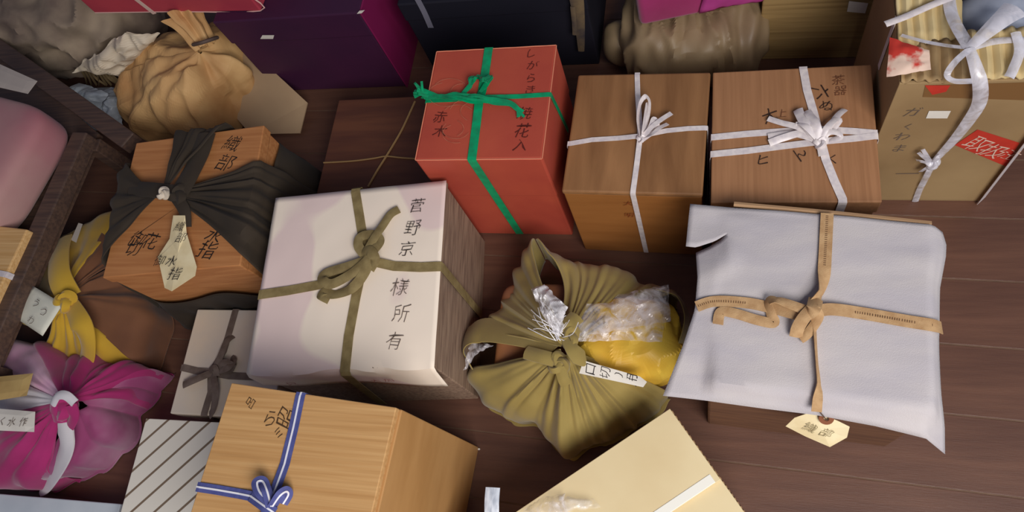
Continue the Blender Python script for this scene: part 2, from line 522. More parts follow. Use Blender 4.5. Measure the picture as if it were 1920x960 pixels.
# paper over the top, folded down over front
V = []; F = []
nu, nv = 40, 34
for j in range(nv + 1):
    for i in range(nu + 1):
        u = i / nu; x = -.1605 + .321 * u
        t = j / nv
        s = t * (.32 + .052 + .008 * math.sin(9 * u) + .012 * u)
        if s < .318:
            y = .16 - s; z = .2502
        else:
            q = min(1.0, (s - .318) / .004); y = -.158 - .0040 * math.sin(q * 1.57); z = .2502 - .003 * (1 - math.cos(q * 1.57)) - max(0, s - .322)
            y -= max(0, s - .322) * (.05 + .12 * u * u)
        p = fA.P(x, y, z)
        p.z += .0009 * noise.noise(p * 22) * (1 if s < .31 else .2)
        V.append(p)
for j in range(nv):
    for i in range(nu):
        a = j * (nu + 1) + i; F.append([a, a + nu + 1, a + nu + 2, a + 1])
mesh('paper_cover', V, F, CREAM, A, smooth=True, solid=.0006)
def lo(fr, px, py): 
    q = fr.L(fr.T(px, py)); return (q.x, q.y)
la = lambda px, py: lo(fA, px, py)
ea = fA.L(fA.right(935, 628)); eb = fA.L(fA.front(752, 768))
g1 = strap(fA, (lo(fA, 668, 355)[0], .16), (lo(fA, 648, 694)[0], -.16), .0165, lift=.0022, end_b=(eb.x, -.16, max(.02, eb.z)), mids=[la(674, 400), la(682, 450), la(688, 485, ) + (.006,), la(668, 560), la(655, 630)], skirt=.004)
g2 = strap(fA, (-.16, lo(fA, 492, 553)[1]), (.16, lo(fA, 830, 500)[1]), .0165, lift=.0024, end_b=(.16, ea.y, max(.02, ea.z)), mids=[la(540, 546), la(600, 535), la(650, 515), la(690, 492) + (.008,), la(740, 500), la(790, 502)])
mesh('cord', *join(g1, g2), OLIVECORD, A, smooth=False)
t = lambda px, py, l=.004: fA.T(px, py, l)
b1 = band([t(690, 484, .012), t(672, 462, .012), t(676, 444, .010), t(700, 440, .012), t(712, 452, .014), t(700, 470, .018), t(686, 488, .016)], .0165, .0007, cup=.1)
b2 = band([t(686, 488, .014), t(650, 500, .012), t(612, 512, .008), t(604, 524, .014), t(622, 532, .016), t(660, 512, .016), t(690, 486, .018)], .017, .0007, cup=.12)
b3 = band([t(694, 480, .018), t(684, 510, .016), t(660, 540, .012), t(628, 552, .006), t(608, 548, .004), t(604, 556, .008), t(618, 562, .004)], .017, .0007, cup=.1, ups=[(0, 0, 1), (.2, 0, 1), (.5, .2, .8), (.3, .3, 1), (0, 0, 1), (0, .6, .6), (0, .3, 1)])
b4 = band([t(688, 470, .014), t(702, 445, .016), t(716, 425, .012), t(732, 402, .008), t(748, 392, .006)], .015, .0007, cup=.15)
b5 = band([t(676, 476, .010), t(692, 470, .020), t(702, 486, .021), t(694, 504, .012)], .018, .0008, cup=.2)
mesh('bow', *join(b1, b2, b3, b4, b5), OLIVECORD, A, smooth=True)
top_text(fA, [('菅', 782, 385), ('野', 774, 427), ('京', 763, 466)], mat('soft_ink', rgb(70, 60, 52)), A, size=.029, rot=-4, thin=-.014, lift=.0022)
top_text(fA, [('様', 750, 538), ('所', 752, 588), ('有', 740, 640)], INK2, A, size=.031, thin=-.016, rot=-4, lift=.0022)
letters([('只', fA.front(548, 720, .0075), fA.ux, Vector((0, 0, 1)), .022), ('大', fA.front(704, 714, .011), fA.ux, Vector((0, 0, 1)), .018), ('加', fA.front(728, 713, .012), fA.ux, Vector((0, 0, 1)), .018)], INKR, A, 'red_mark')

# ================================================================== red box
fB = Frame(-0.349, 0.663, 0.215, 0.217, 0.30, -1.6)
B = thing('red_paper_box', 'tall orange-red paper box tied with frayed green plastic ribbon', 'box', fB.c)
blockobj('body', fB, (-.1055, .1055, -.1065, .1065, 0, .20), REDPAPER, B, .003)
blockobj('lid', fB, (-.1075, .1075, -.1085, .1085, .17, .30), REDPAPER, B, .0035, smooth=False)
# worn pale edges of the lid
ew = []
for (p, q) in (((-.1065, -.1080), (.1065, -.1080)), ((.1070, -.1075), (.1070, .1075)), ((-.1065, .1080), (.1065, .1080)), ((-.1070, -.1075), (-.1070, .1075))):
    pts = [fB.P(p[0] + (q[0] - p[0]) * k / 12, p[1] + (q[1] - p[1]) * k / 12, .2992 + .0003 * math.sin(k * 2.1)) for k in range(13)]
    ew.append(tube(pts, .0009, 1, 5))
mesh('worn_lid_edge', *join(*ew), EDGEWEAR, B, smooth=True)
lb = lambda px, py: lo(fB, px, py)
eb = fB.L(fB.front(985, 455)); er = fB.L(fB.right(1064, 245))
g1 = strap(fB, (lb(917, 90)[0], .1085), (lb(885, 299)[0], -.1085), .015, end_b=(eb.x, -.1085, max(.01, eb.z)), mids=[lb(912, 125), lb(905, 170), lb(900, 195) + (.004,), lb(893, 240)], lift=.0015)
g2 = strap(fB, (-.1085 + .001, lb(790, 190)[1]), (.1075, lb(1035, 178)[1]), .0085, end_b=(.1075, er.y, max(.01, er.z)), mids=[lb(850, 188), lb(905, 186) + (.004,), lb(970, 182)], lift=.0016)
mesh('ribbon', *join(g1, g2), GREENRIB, B)
tb = lambda px, py, l=.004: fB.T(px, py, l)
gg = []
for k in range(16):
    r = random.Random(k)
    j = lambda a=5: r.uniform(-a, a)
    pts = [tb(782 + j(9), 168 + j(16), .006 + r.uniform(0, .016)), tb(800 + j(4), 178 + j(7), .008), tb(825, 181 + j(3), .007 + r.uniform(0, .004)), tb(855, 181 + j(8), .01 + r.uniform(0, .008)), tb(890, 185 + j(8), .012 + r.uniform(0, .008)), tb(925, 189 + j(6), .01), tb(955, 193 + j(4), .007), tb(968 + j(2), 202 + j(3), .006), tb(977 + j(6), 214 + j(6), .003)]
    gg.append(band(pts, .0042, .0004, n=5, ups=[(j(1) * .1, j(1) * .1, 1)] * len(pts)))
for k in range(9):
    r = random.Random(k + 50); j = lambda a=3: r.uniform(-a, a)
    gg.append(band([tb(868 + j(), 176 + j(), .008), tb(882 + j(), 160 + j(), .013), tb(886 + j(6), 147 + j(5), .014 + r.uniform(0, .008)), tb(897 + j(), 143 + j(), .012), tb(908 + j(4), 150 + j(4), .016 + r.uniform(0, .006)), tb(918 + j(5), 147 + j(6), .012), tb(910 + j(), 160 + j(), .008), tb(900, 172, .01)], .005, .0004, n=5))
mesh('frayed_knot', *join(*gg), GREENRIB, B, smooth=False, label='frayed green ribbon knot and tails')
gg = []
for k in range(9):
    r = random.Random(k + 90); x = r.uniform(830, 900); y = r.uniform(160, 260); R_ = r.uniform(14, 34)
    a0 = r.uniform(0, 6.28)
    gg.append(tube([tb(x + R_ * math.cos(a0 + q * .5) * 1.2, y + R_ * math.sin(a0 + q * .5) * .8, .0025 + .003 * (q % 2)) for q in range(r.randint(5, 8))], .00022, 4, 4))
mesh('loose_thread', *join(*gg), mat('pale_thread', rgb(190, 130, 100)), B)
top_text(fB, [('し', 997, 100), ('が', 999, 122), ('ら', 996, 146), ('き', 995, 168), ('焼', 985, 212, .026), ('花', 980, 245, .028), ('入', 976, 272, .024)], REDINK, B, size=.02, rot=-6)
top_text(fB, [('赤', 826, 219, .026), ('木', 825, 246, .026)], REDINK, B, rot=-6)

# ================================================================== brown wooden box with white ribbon
fC = Frame(-0.1065, 0.628, 0.219, 0.224, 0.245, -3.2)
C = thing('brown_wooden_box', 'dark honey-brown wooden box tied with a thin white plastic ribbon bow', 'box', fC.c)
blockobj('body', fC, (-.108, .108, -.1105, .1105, 0, .234), BROWNSIDE, C, .002)
blockobj('lid', fC, (-.1095, .1095, -.112, .112, .234, .245), BROWNWOOD, C, .003)
lc = lambda px, py: lo(fC, px, py)
ef = fC.L(fC.front(1213, 478))
g1 = strap(fC, (lc(1195, 140)[0], .112), (lc(1187, 361)[0], -.112), .0085, end_b=(ef.x, -.112, max(.008, ef.z)), mids=[lc(1196, 180), lc(1199, 225), lc(1201, 258) + (.004,), lc(1194, 310)], lift=.0014)
g2 = strap(fC, (-.1095, lc(1062, 270)[1]), (.1095, lc(1328, 241)[1]), .0085, mids=[lc(1110, 263), lc(1160, 260), lc(1201, 259) + (.005,), lc(1250, 246), lc(1290, 242)], lift=.0016)
mesh('ribbon', *join(g1, g2), WHITERIB, C)
tcx = lambda px, py, l=.004: fC.T(px, py, l)
gg = [band([tcx(1202, 259, .006), tcx(1196, 225, .016), tcx(1200, 195, .026), tcx(1210, 181, .026), tcx(1218, 192, .020), tcx(1214, 225, .012), tcx(1204, 258, .007)], .008, .0005, ups=[(1, 0, .5)] * 7),
      band([tcx(1203, 258, .006), tcx(1208, 225, .022), tcx(1213, 195, .028), tcx(1209, 230, .016), tcx(1203, 259, .008)], .008, .0005, ups=[(1, 0, .3)] * 5),
      band([tcx(1203, 259, .006), tcx(1222, 238, .016), tcx(1240, 224, .014), tcx(1259, 212, .010)], .008, .0005),
      band([tcx(1203, 260, .006), tcx(1222, 252, .012), tcx(1236, 240, .012), tcx(1252, 232, .006)], .007, .0005, ups=[(.3, .6, 1)] * 4),
      band([tcx(1203, 260, .006), tcx(1218, 240, .014), tcx(1226, 222, .014), tcx(1232, 240, .008), tcx(1206, 262, .006)], .007, .0005)]
gg.append(knot_geo(tcx(1202, 260, .006), .006, thick=.5))
mesh('bow', *join(*gg), WHITERIB, C, smooth=True)
letters([('大', fC.front(1178, 382, .0006), fC.ux, UP, .018), ('明', fC.front(1180, 404, .0006), fC.ux, UP, .018)], mat('brown_red_ink', rgb(140, 66, 30)), C, 'lettering')

# ================================================================== tan wooden box with doubled white ribbon
fD = Frame(0.1285, 0.616, 0.236, 0.237, 0.24, -1.0)
D = thing('tan_wooden_box', 'tan wooden box with brush writing, tied with doubled white plastic ribbon and a fanned bow', 'box', fD.c)
blockobj('body', fD, (-.115, .115, -.1155, .1155, 0, .229), TANWOOD, D, .002)
blockobj('lid', fD, (-.118, .118, -.1185, .1185, .205, .24), TANWOOD, D, .002)
ld = lambda px, py: lo(fD, px, py)
g1 = strap(fD, (-.118, ld(1338, 258)[1]), (.118, ld(1652, 250)[1]), .011, mids=[ld(1400, 252), ld(1470, 247), ld(1537, 243), ld(1600, 247)], lift=.0014)
g2 = strap(fD, (-.118, ld(1338, 290)[1]), (.118, ld(1650, 256)[1]), .011, mids=[ld(1400, 284), ld(1470, 275), ld(1537, 268) + (.002,), ld(1600, 261)], lift=.002)
g3 = strap(fD, (ld(1506, 130)[0], .1185), (ld(1580, 383)[0], -.1185), .012, mids=[ld(1513, 170), ld(1526, 215), ld(1537, 262) + (.004,), ld(1548, 300), ld(1564, 340)], lift=.0018)
mesh('ribbon', *join(g1, g2, g3), WHITERIB, D)
td = lambda px, py, l=.004: fD.T(px, py, l)
K = (1537, 264)
gg = []
for q, w, lf in (([(1500, 240), (1465, 230), (1440, 222)], .009, .012), ([(1512, 235), (1500, 215), (1496, 205)], .014, .018), ([(1505, 250), (1470, 258), (1442, 268)], .011, .010), ([(1510, 256), (1480, 250), (1440, 256)], .010, .008),
                 ([(1530, 235), (1518, 215), (1512, 208)], .013, .022), ([(1550, 240), (1566, 224), (1574, 226), (1560, 244)], .009, .020), ([(1556, 236), (1572, 215), (1584, 205)], .010, .014), ([(1555, 248), (1572, 250), (1574, 258), (1555, 262)], .009, .014), ([(1515, 240), (1500, 230), (1500, 238), (1520, 252)], .010, .020), ([(1540, 280), (1542, 292)], .011, .006)):
    pts = [td(*K, .008)] + [td(a, b, lf * (1 - .25 * i)) for i, (a, b) in enumerate(q)]
    gg.append(band(pts, w, .0005, n=6, cup=.15, ups=[(random.uniform(-.4, .4), random.uniform(-.4, .4), 1) for _ in pts]))
gg.append(knot_geo(td(1538, 267, .007), .008, thick=.5))
mesh('bow', *join(*gg), WHITERIB, D, smooth=True)
top_text(fD, [('大', 1444, 216, .026, 20), ('ヒ', 1432, 299, .022, 0), ('ん', 1498, 289, .024, 60), ('六', 1540, 172, .028, -70), ('ぬ', 1551, 198, .022, -20), ('く', 1562, 298, .018, 0)], mat('dark_brush_ink', rgb(52, 34, 26)), D)
top_text(fD, [('茶', 1572, 150, .020), ('器', 1576, 170, .020), ('上', 1466, 212, .016)], mat('pale_brush_ink', rgb(120, 74, 48)), D)

# ================================================================== torn cardboard box on the right
fE = Frame(0.3575, 0.735, 0.20, 0.24, 0.35, -2.0)
E_ = thing('torn_cardboard_box', 'brown cardboard carton with torn open top, red stickers and shredded plastic tape', 'box', fE.c)
w2, d2, hh = .10, .12, .35
def wall(x0, x1, y0, y1, z0, z1, name, m, bev=.001):
    return blockobj(name, fE, (x0, x1, y0, y1, z0, z1), m, E_, bev)
wall(-w2, w2, -d2, -d2 + .005, .002, hh, 'front_panel', CARD)
wall(-w2, w2, d2 - .005, d2, .002, hh, 'back_panel', CARD)
wall(-w2, -w2 + .005, -d2 + .005, d2 - .005, .002, hh, 'side_panel', CARD)
wall(w2 - .005, w2, -d2 + .005, d2 - .005, .002, hh, 'side_panel', CARD)
wall(-w2, w2, -d2, d2, 0, .005, 'bottom_panel', CARD)
# torn flaps: corrugated sheets showing their flutes, round a hole
def flute(x0, x1, y0, y1, z, tilt=0.0, axis='y', seed=1):
    V = []; F = []
    nx = 36; ny = 8
    for j in range(ny + 1):
        for i in range(nx + 1):
            u = i / nx; v_ = j / ny
            x = x0 + (x1 - x0) * u; y = y0 + (y1 - y0) * v_
            rag = .004 * noise.noise(Vector((u * 9, v_ * 9, seed)))
            if j in (0, ny): y += rag
            if i in (0, nx): x += rag
            w = (x if axis == 'y' else y)
            zz = z + .003 * math.sin(w * 420) + tilt * v_ + .004 * noise.noise(Vector((x * 30, y * 30, seed)))
            V.append(fE.P(x, y, zz))
    for j in range(ny):
        for i in range(nx):
            a = j * (nx + 1) + i; F.append([a, a + 1, a + nx + 2, a + nx + 1])
    return V, F
mesh('torn_flap', *flute(-.098, -.018, -.06, .115, hh + .002, .012, seed=1), CARDIN, E_, solid=.003, smooth=True)
mesh('torn_flap', *flute(-.02, .098, .045, .118, hh + .003, .010, seed=2), CARDIN, E_, solid=.003, smooth=True)
mesh('torn_flap', *flute(-.015, .095, -.118, -.045, hh + .003, .006, seed=3), CARDIN, E_, solid=.003, smooth=True)
mesh('torn_flap', *flute(-.098, -.012, -.119, -.055, hh + .002, .002, seed=4), CARD, E_, solid=.002, smooth=True)
mesh('grey_packing', *lump(fE.P(.04, .0, .30), .06, .055, .045, 30, 16, 2.4, .004, 40, 3, zmin=.2), mat('grey_wrapping', rgb(150, 158, 176), rgb(180, 186, 200), .6, 20), E_, smooth=True)
REDST = mat('red_sticker', rgb(204, 62, 44), rgb(190, 52, 40), .6, 30)
fr_n = -fE.uy
def fpt(px, py, l=.0008): return fE.front(px, py, l)
st = [fpt(1790, 272), fpt(1833, 243), fpt(1912, 268), fpt(1886, 312)]
mesh('red_sticker', *patch(st[0], st[3], st[2], st[1], 6, 6, 0, 0), REDST, E_, label='red sticker with pale printed characters')
sx = (st[2] - st[1]).normalized(); sy = Vector((0, 0, 1))
sy = (st[1] - st[0]).normalized()
letters([('取', fpt(1832, 270, .0016), sx, sy, .040), ('扱', fpt(1864, 283, .0016), sx, sy, .040), ('注', fpt(1896, 290, .0016), sx, sy, .030)], WHITEINK, E_, 'sticker_lettering')
mesh('red_sticker', *patch(fpt(1734, 160), fpt(1782, 160), fpt(1774, 172), fpt(1748, 178), 4, 4), REDST, E_)
tE = lambda px, py, l=.004: fE.T(px, py, l)
mesh('red_sticker', *patch(tE(1662, 145, .010), tE(1745, 132, .012), tE(1742, 95, .018), tE(1668, 70, .018), 16, 12, .004, .003, 60, 2), mat('torn_red_sticker', rgb(200, 60, 48), rgb(226, 196, 176), .6, 26, lo=.5, hi=.58), E_, smooth=True, label='torn red sticker under clear tape')
mesh('white_label', *patch(fpt(1736, 222), fpt(1776, 222), fpt(1783, 208), fpt(1742, 208), 3, 2), WHITEPAPER, E_)
letters([('ガ', fpt(1712, 210), fE.ux, UP, .024), ('く', fpt(1702, 238), fE.ux, UP, .018), ('わ', fpt(1692, 256), fE.ux, UP, .024), ('ま', fpt(1687, 278), fE.ux, UP, .024), ('一', fpt(1702, 326), fE.ux, UP, .036)], INK2, E_, 'lettering')
TAPE = film('milky_plastic_tape', (.82, .8, .86, 1), .6, .25)
kE = (1818, 88)
gg = []
def tb2(pts, w, lifts=None, **k):
    return band([tE(a, b, l) for a, b, l in pts], w, .0005, **k)
gg.append(tb2([(1818, 88, .030), (1795, 50, .022), (1783, 20, .014), (1778, -20, .010)], .016, cup=.2))
gg.append(tb2([(1818, 88, .030), (1850, 60, .036), (1885, 30, .034), (1905, 15, .03)], .022, cup=.25, wprof=lambda t: .5 + t))
gg.append(tb2([(1818, 90, .030), (1780, 86, .024), (1735, 78, .016), (1690, 66, .010)], .005))
gg.append(tb2([(1818, 90, .030), (1860, 78, .020), (1905, 74, .014), (1960, 78, .012)], .010, cup=.3))
gg.append(tb2([(1818, 92, .030), (1792, 115, .034), (1776, 140, .028), (1790, 152, .022), (1822, 152, .018)], .008, ups=[(0, 0, 1)] * 5))
gg.append(tb2([(1905, 60, .02), (1912, 95, .016), (1900, 130, .012), (1892, 145, .01)], .012, cup=.3))
mesh('plastic_tape', *join(*gg), TAPE, E_, smooth=True, label='milky shredded plastic tape knotted on top')
fl = [tE(1818, 90, .032), tE(1830, 125, .026), fpt(1838, 160, .012), fpt(1836, 195, .010), fpt(1815, 230, .010), fpt(1790, 262, .008), fpt(1762, 292, .006), fpt(1748, 308, .006)]
fl2 = [fpt(1748, 308, .006), fpt(1738, 330, .006), fpt(1725, 355, .004), fpt(1716, 378, .003)]
nF = [UP, Vector((0, -.5, .8))] + [fr_n] * 6
gg = [band(fl, .016, .0006, ups=nF, cup=.25, wprof=lambda t: .8 + .5 * math.sin(3.1 * t) - .35 * t), band(fl2, .010, .0005, ups=[fr_n] * 4, cup=.2)]
for a, b in ((-26, -22), (-18, -28), (-30, -8), (-22, 14), (-12, 20), (14, -18)):
    gg.append(band([fpt(1748, 308, .008), fpt(1748 + a * .6, 308 + b * .6, .014), fpt(1748 + a, 308 + b, .010)], .006, .0004, ups=[fr_n] * 3))
gg.append(knot_geo(fpt(1748, 307, .010), .008, thick=.5))
mesh('hanging_tape', *join(*gg), TAPE, E_, smooth=True, label='plastic tape hanging down the front with a knot')
gg = [band([tE(1660, 45, .012), tE(1700, 30, .014), tE(1745, 10, .018), tE(1785, -6, .02)], .010, .0006, cup=.2), band([fE.P(-.1012, -.02, .36), fE.P(-.1015, -.02, .33), fE.P(-.1015, -.02, .25)], .010, .0006, ups=[(-1, 0, 0)] * 3)]
gg.append(band([fE.P(w2 + .001, -d2 - .002, .345), fE.P(w2 + .001, -d2 - .002, .2), fE.P(w2 + .001, -d2 - .002, .004)], .019, .0006, ups=[(.7, -.7, 0)] * 3))
mesh('white_strap', *join(*gg), WHITERIB, E_)
mesh('brown_tape', *patch(fpt(1730, 182, .0005), fE.P(.098, -.1206, .30), fE.P(.098, -.1206, .345), fpt(1735, 160, .0005), 6, 3), mat('brown_parcel_tape', rgb(128, 92, 52), rough=.3), E_)

# ================================================================== foam wrapped box
fF = Frame(0.148, 0.326, 0.272, 0.258, 0.278, -4.2)
Fo = thing('foam_covered_box', 'box under a drooping white foam sheet, tied with tan cord and a tag', 'box', fF.c)
blockobj('body', fF, (-.135, .135, -.128, .128, 0, .272), mat('box_under_foam', rgb(104, 72, 54), rgb(122, 86, 62), .7, 6, (1, 20, 20)), Fo, .004)
mesh('card_edge', *tube([at(1376, 383, .276), at(1560, 400, .276), at(1746, 420, .276)], .004, 6, 6), mat('card_edge', rgb(176, 140, 104)), Fo)
zt = .2815
def cpath(pts, n):
    """resample a polyline of (px,py,z) to n+1 world points"""
    P = [at(*p) for p in pts]
    cum = [0]
    for a, b in zip(P, P[1:]): cum.append(cum[-1] + (b - a).length)
    out = []
    for i in range(n + 1):
        s = cum[-1] * i / n
        k = max(q for q in range(len(cum) - 1) if cum[q] <= s + 1e-9)
        t_ = (s - cum[k]) / max(1e-9, cum[k + 1] - cum[k])
        out.append(P[k].lerp(P[k + 1], min(1, t_)))
    return out
def coons(top, bot, left, right):
    n = len(top) - 1; m_ = len(left) - 1
    V = []
    for j in range(m_ + 1):
        v_ = j / m_
        for i in range(n + 1):
            u = i / n
            p = top[i] * (1 - v_) + bot[i] * v_ + left[j] * (1 - u) + right[j] * u
            p = p - (top[0] * (1 - u) * (1 - v_) + top[-1] * u * (1 - v_) + bot[0] * (1 - u) * v_ + bot[-1] * u * v_)
            V.append(p)
    F = []
    for j in range(m_):
        for i in range(n):
            a = j * (n + 1) + i; F.append([a, a + n + 1, a + n + 2, a + 1])
    return V, F
n = 44
seam_in = [(1365, 437, zt), (1450, 446, zt), (1600, 464, zt), (1745, 478, zt), (1772, 482, .262)]
left1 = cpath([(1294, 383, zt), (1290, 420, zt - .002), (1286, 461, zt + .002)], 8)
top1 = cpath([(1294, 383, zt), (1400, 391, zt), (1560, 404, zt), (1700, 417, zt), (1748, 422, zt), (1766, 436, .268)], n)
right1 = cpath([(1766, 436, .268), (1773, 460, .262), (1772, 482, .262)], 8)
bot1 = cpath([(1286, 461, zt + .002), (1305, 463, zt + .002), (1340, 452, zt + .001), (1365, 437, zt)], 10) + cpath(seam_in, n - 10)[1:]
left2 = cpath([(1305, 474, zt - .010), (1308, 520, zt), (1303, 580, zt), (1280, 650, zt - .008), (1243, 742, .262)], 30)
top2 = cpath([(1305, 474, zt - .010), (1330, 463, zt - .008), (1350, 451, zt - .005), (1365, 437, zt)], 10) + cpath(seam_in, n - 10)[1:]
right2 = cpath([(1772, 482, .262), (1762, 540, .262), (1760, 640, .262), (1764, 740, .258), (1770, 800, .24), (1771, 851, .215)], 30)
bot2 = cpath([(1243, 742, .262), (1330, 752, .262), (1430, 766, .262), (1530, 778, .262), (1640, 798, .262), (1735, 822, .255), (1771, 851, .215)], n)
g1 = coons(top1, bot1, left1, right1); g2 = coons(top2, bot2, left2, right2)
def puff(g):
    V, F = g; out = []
    for p in V:
        q = fF.L(p)
        inside = min(.136 - abs(q.x), .129 - abs(q.y))
        k = max(0.0, min(1.0, (inside + .004) / .012)) * max(0.0, min(1.0, ((q - fF.L(at(1318, 462, zt))).length - .030) / .03))
        z = p.z
        z = z * (1 - k) + zt * k
        z += .0016 * noise.noise(Vector((p.x * 9, p.y * 34, 0))) * k
        # corner dips beside the cord are left flat; edges hang slightly in waves
        z += .004 * noise.noise(Vector((p.x * 13, p.y * 13, 4))) * (1 - k)
        out.append(Vector((p.x, p.y, z)))
    return out, F
def weld(g, eps=1e-4):
    V, F = g; key = {}; idx = []; out = []
    for p in V:
        k = (round(p.x / eps), round(p.y / eps), round(p.z / eps))
        if k not in key: key[k] = len(out); out.append(p)
        idx.append(key[k])
    return out, [[idx[i] for i in f] for f in F]
mesh('foam_sheet', *weld(join(puff(g1), puff(g2))), FOAM, Fo, smooth=True, solid=.0016)
tF = lambda px, py, l=.004: at(px, py, zt + l + .0022)
gg = [band([tF(1551, 400, .003), tF(1549, 440, .003), tF(1546, 500, .003), tF(1544, 525, .004), tF(1538, 550, .007), tF(1524, 575, .010)], .0165, .0009, ups=[(0, 0, 1), (0, 0, 1), (0, 0, 1), (.5, 0, .8), (1, 0, .3), (.4, 0, .8)]),
      band([tF(1524, 585, .010), tF(1528, 620, .004), tF(1532, 680, .003), tF(1536, 720, .003), tF(1533, 750, .002), tF(1531, 772, -.006)], .0125, .0009, ups=[(.4, 0, .8), (1, 0, .4), (1, 0, .35), (.9, 0, .5), (.2, 0, 1), (0, -.4, 1)]),
      band([tF(1306, 575, .002), tF(1340, 565, .003), tF(1400, 568, .003), tF(1450, 578, .005), tF(1500, 590, .012), tF(1526, 585, .012)], .0155, .0009, ups=[(0, 0, 1)] * 6),
      band([tF(1526, 585, .012), tF(1560, 580, .008), tF(1620, 588, .003), tF(1700, 602, .003), tF(1750, 610, .001), tF(1766, 615, -.012)], .0165, .0009, ups=[(0, 0, 1)] * 5 + [(.6, 0, .6)])]
mesh('cord', *join(*gg), TANCORD, Fo)
gg = [band([tF(1520, 585, .014), tF(1480, 570, .016), tF(1455, 562, .018), tF(1440, 566, .012), tF(1446, 590, .006), tF(1450, 605, .004), tF(1420, 600, .004), tF(1380, 588, .004), tF(1352, 585, .004), tF(1346, 608, .003)], .014, .0009, cup=.1, ups=[(0, 0, 1), (0, .3, 1), (0, .6, .7), (-.8, 0, .5), (-.6, 0, .8), (0, 0, 1), (0, 0, 1), (0, 0, 1), (0, 0, 1), (0, 0, 1)]),
      band([tF(1526, 575, .014), tF(1508, 595, .020), tF(1496, 615, .014), tF(1492, 632, .004)], .016, .0009, cup=.15),
      band([tF(1518, 570, .016), tF(1530, 580, .022), tF(1535, 595, .014), tF(1515, 625, .006), tF(1500, 636, .004)], .012, .0009, cup=.2),
      band([tF(1530, 560, .010), tF(1524, 580, .024), tF(1510, 590, .012)], .018, .0009, cup=.2)]
mesh('bow', *join(*gg), TANCORD, Fo, smooth=True)
def dashes(pts, gap, ln, wd, lift, upv=UP):
    path = catmull(pts, 60); V = []; F = []; acc = 0.0
    for a, b in zip(path, path[1:]):
        acc += (b - a).length
        if acc >= gap:
            acc = 0.0; d_ = (b - a).normalized(); sd = d_.cross(upv).normalized(); c_ = b + upv * lift; o = len(V)
            for k1, k2, k3 in ((-1, -1, 0), (1, -1, 0), (1, 1, 0), (-1, 1, 0)):
                V.append(c_ + d_ * (k1 * wd / 2) + sd * (k2 * ln / 2))
            F.append([o, o + 1, o + 2, o + 3])
    return V, F
stt = mesh('cord_openwork', *join(dashes([tF(1551, 402, .003), tF(1549, 440, .003), tF(1546, 500, .003)], .0026, .0032, .0011, .0007), dashes([tF(1306, 575, .002), tF(1340, 565, .003), tF(1400, 568, .003)], .0026, .0032, .0011, .0007),
    dashes([tF(1600, 585, .0045), tF(1620, 588, .003), tF(1700, 602, .003), tF(1750, 610, .001)], .0026, .0032, .0011, .0008)), mat('dark_openwork', rgb(110, 80, 54)), Fo)
stt['kind'] = 'stuff'
# tag hanging on the front
z0 = .245
tg = [at(1528, 770, z0 + .012), at(1573, 790, z0 + .004), at(1593, 800, z0 - .002), at(1588, 820, z0 - .02), at(1556, 838, z0 - .03), at(1510, 818, z0 - .02), at(1473, 799, z0 - .012), at(1490, 783, z0)]
cen = sum(tg, Vector()) / len(tg)
mesh('paper_tag', tg + [cen + Vector((0, -.002, .004))], [[i, (i + 1) % 8, 8] for i in range(8)], TAGPAPER, Fo, solid=.0006)
ec = at(1549, 784, z0 + .0105)
ring = []
nt_ = (tg[1] - tg[0]).cross(tg[5] - tg[0]).normalized()
if nt_.z < 0: nt_ = -nt_
e1 = (tg[1] - tg[0]).normalized(); e2 = nt_.cross(e1)
V = []; F = []
for r_, h_ in ((.0030, .001), (.0036, .0022), (.0088, .0022), (.0094, .0008)):
    for k in range(20):
        a = 2 * math.pi * k / 20; V.append(ec + e1 * math.cos(a) * r_ + e2 * math.sin(a) * r_ + nt_ * h_)
for q in range(3):
    for k in range(20):
        F.append([q * 20 + k, q * 20 + (k + 1) % 20, (q + 1) * 20 + (k + 1) % 20, (q + 1) * 20 + k])
mesh('tag_eyelet', V, F, mat('brown_card_eyelet', rgb(136, 84, 56)), Fo, label='brown reinforcing ring on the tag')
mesh('eyelet_wire', *tube([ec + nt_ * .002, ec + nt_ * .010 + Vector((0, .004, 0)), at(1533, 768, zt - .004)], .0008, 6, 5), mat('wire', rgb(90, 70, 56)), Fo)
letters([('織', at(1520, 802, z0 - .004), e1, e2, .016), ('部', at(1550, 812, z0 - .008), e1, e2, .016)], mat('pencil_ink', rgb(150, 136, 100)), Fo, 'lettering')

# ================================================================== olive bundle in the middle
kz = .17
gk = at(1062, 652, kz)
gc = Vector((gk.x, gk.y, 0))
Gb = thing('olive_cloth_bundle', 'olive green cloth bundle knotted over crinkled plastic and yellow paper', 'bundle', gc)
OUT = [(1002, 436, .13), (1030, 466, .11), (975, 480, .11), (1060, 482, .09), (1120, 500, .08), (1200, 525, .08), (1270, 548, .08), (1290, 590, .08), (1275, 650, .07), (1262, 700, .07), (1240, 748, .07), (1180, 790, .06), (1110, 830, .05), (1070, 850, .04), (1000, 790, .05), (950, 780, .06), (900, 745, .07), (876, 700, .08), (868, 650, .09), (870, 625, .10), (920, 590, .09), (955, 545, .09), (975, 500, .09)]
RG = Outline(gc, [at(*p) for p in OUT])
an = lambda px, py, z=.09: ang(gk, at(px, py, z))
def sec(a, b, a0=None, b0=None, **k):
    """a, b: end pixels of the fan measured anticlockwise"""
    A1 = an(*a); B1 = an(*b)
    while B1 < A1: B1 += 2 * math.pi
    m_ = (A1 + B1) / 2
    f_ = k.pop('pinch', 1.0)
    return drape(gk, m_ + (A1 - m_) * f_, m_ + (B1 - m_) * f_, A1, B1, RG, **k)
pk_th = an(1002, 436, .13)
def gz_rim(th):
    d_ = (th - pk_th + math.pi) % (2 * math.pi) - math.pi
    return .092 + .045 * math.exp(-(d_ / .16) ** 2)
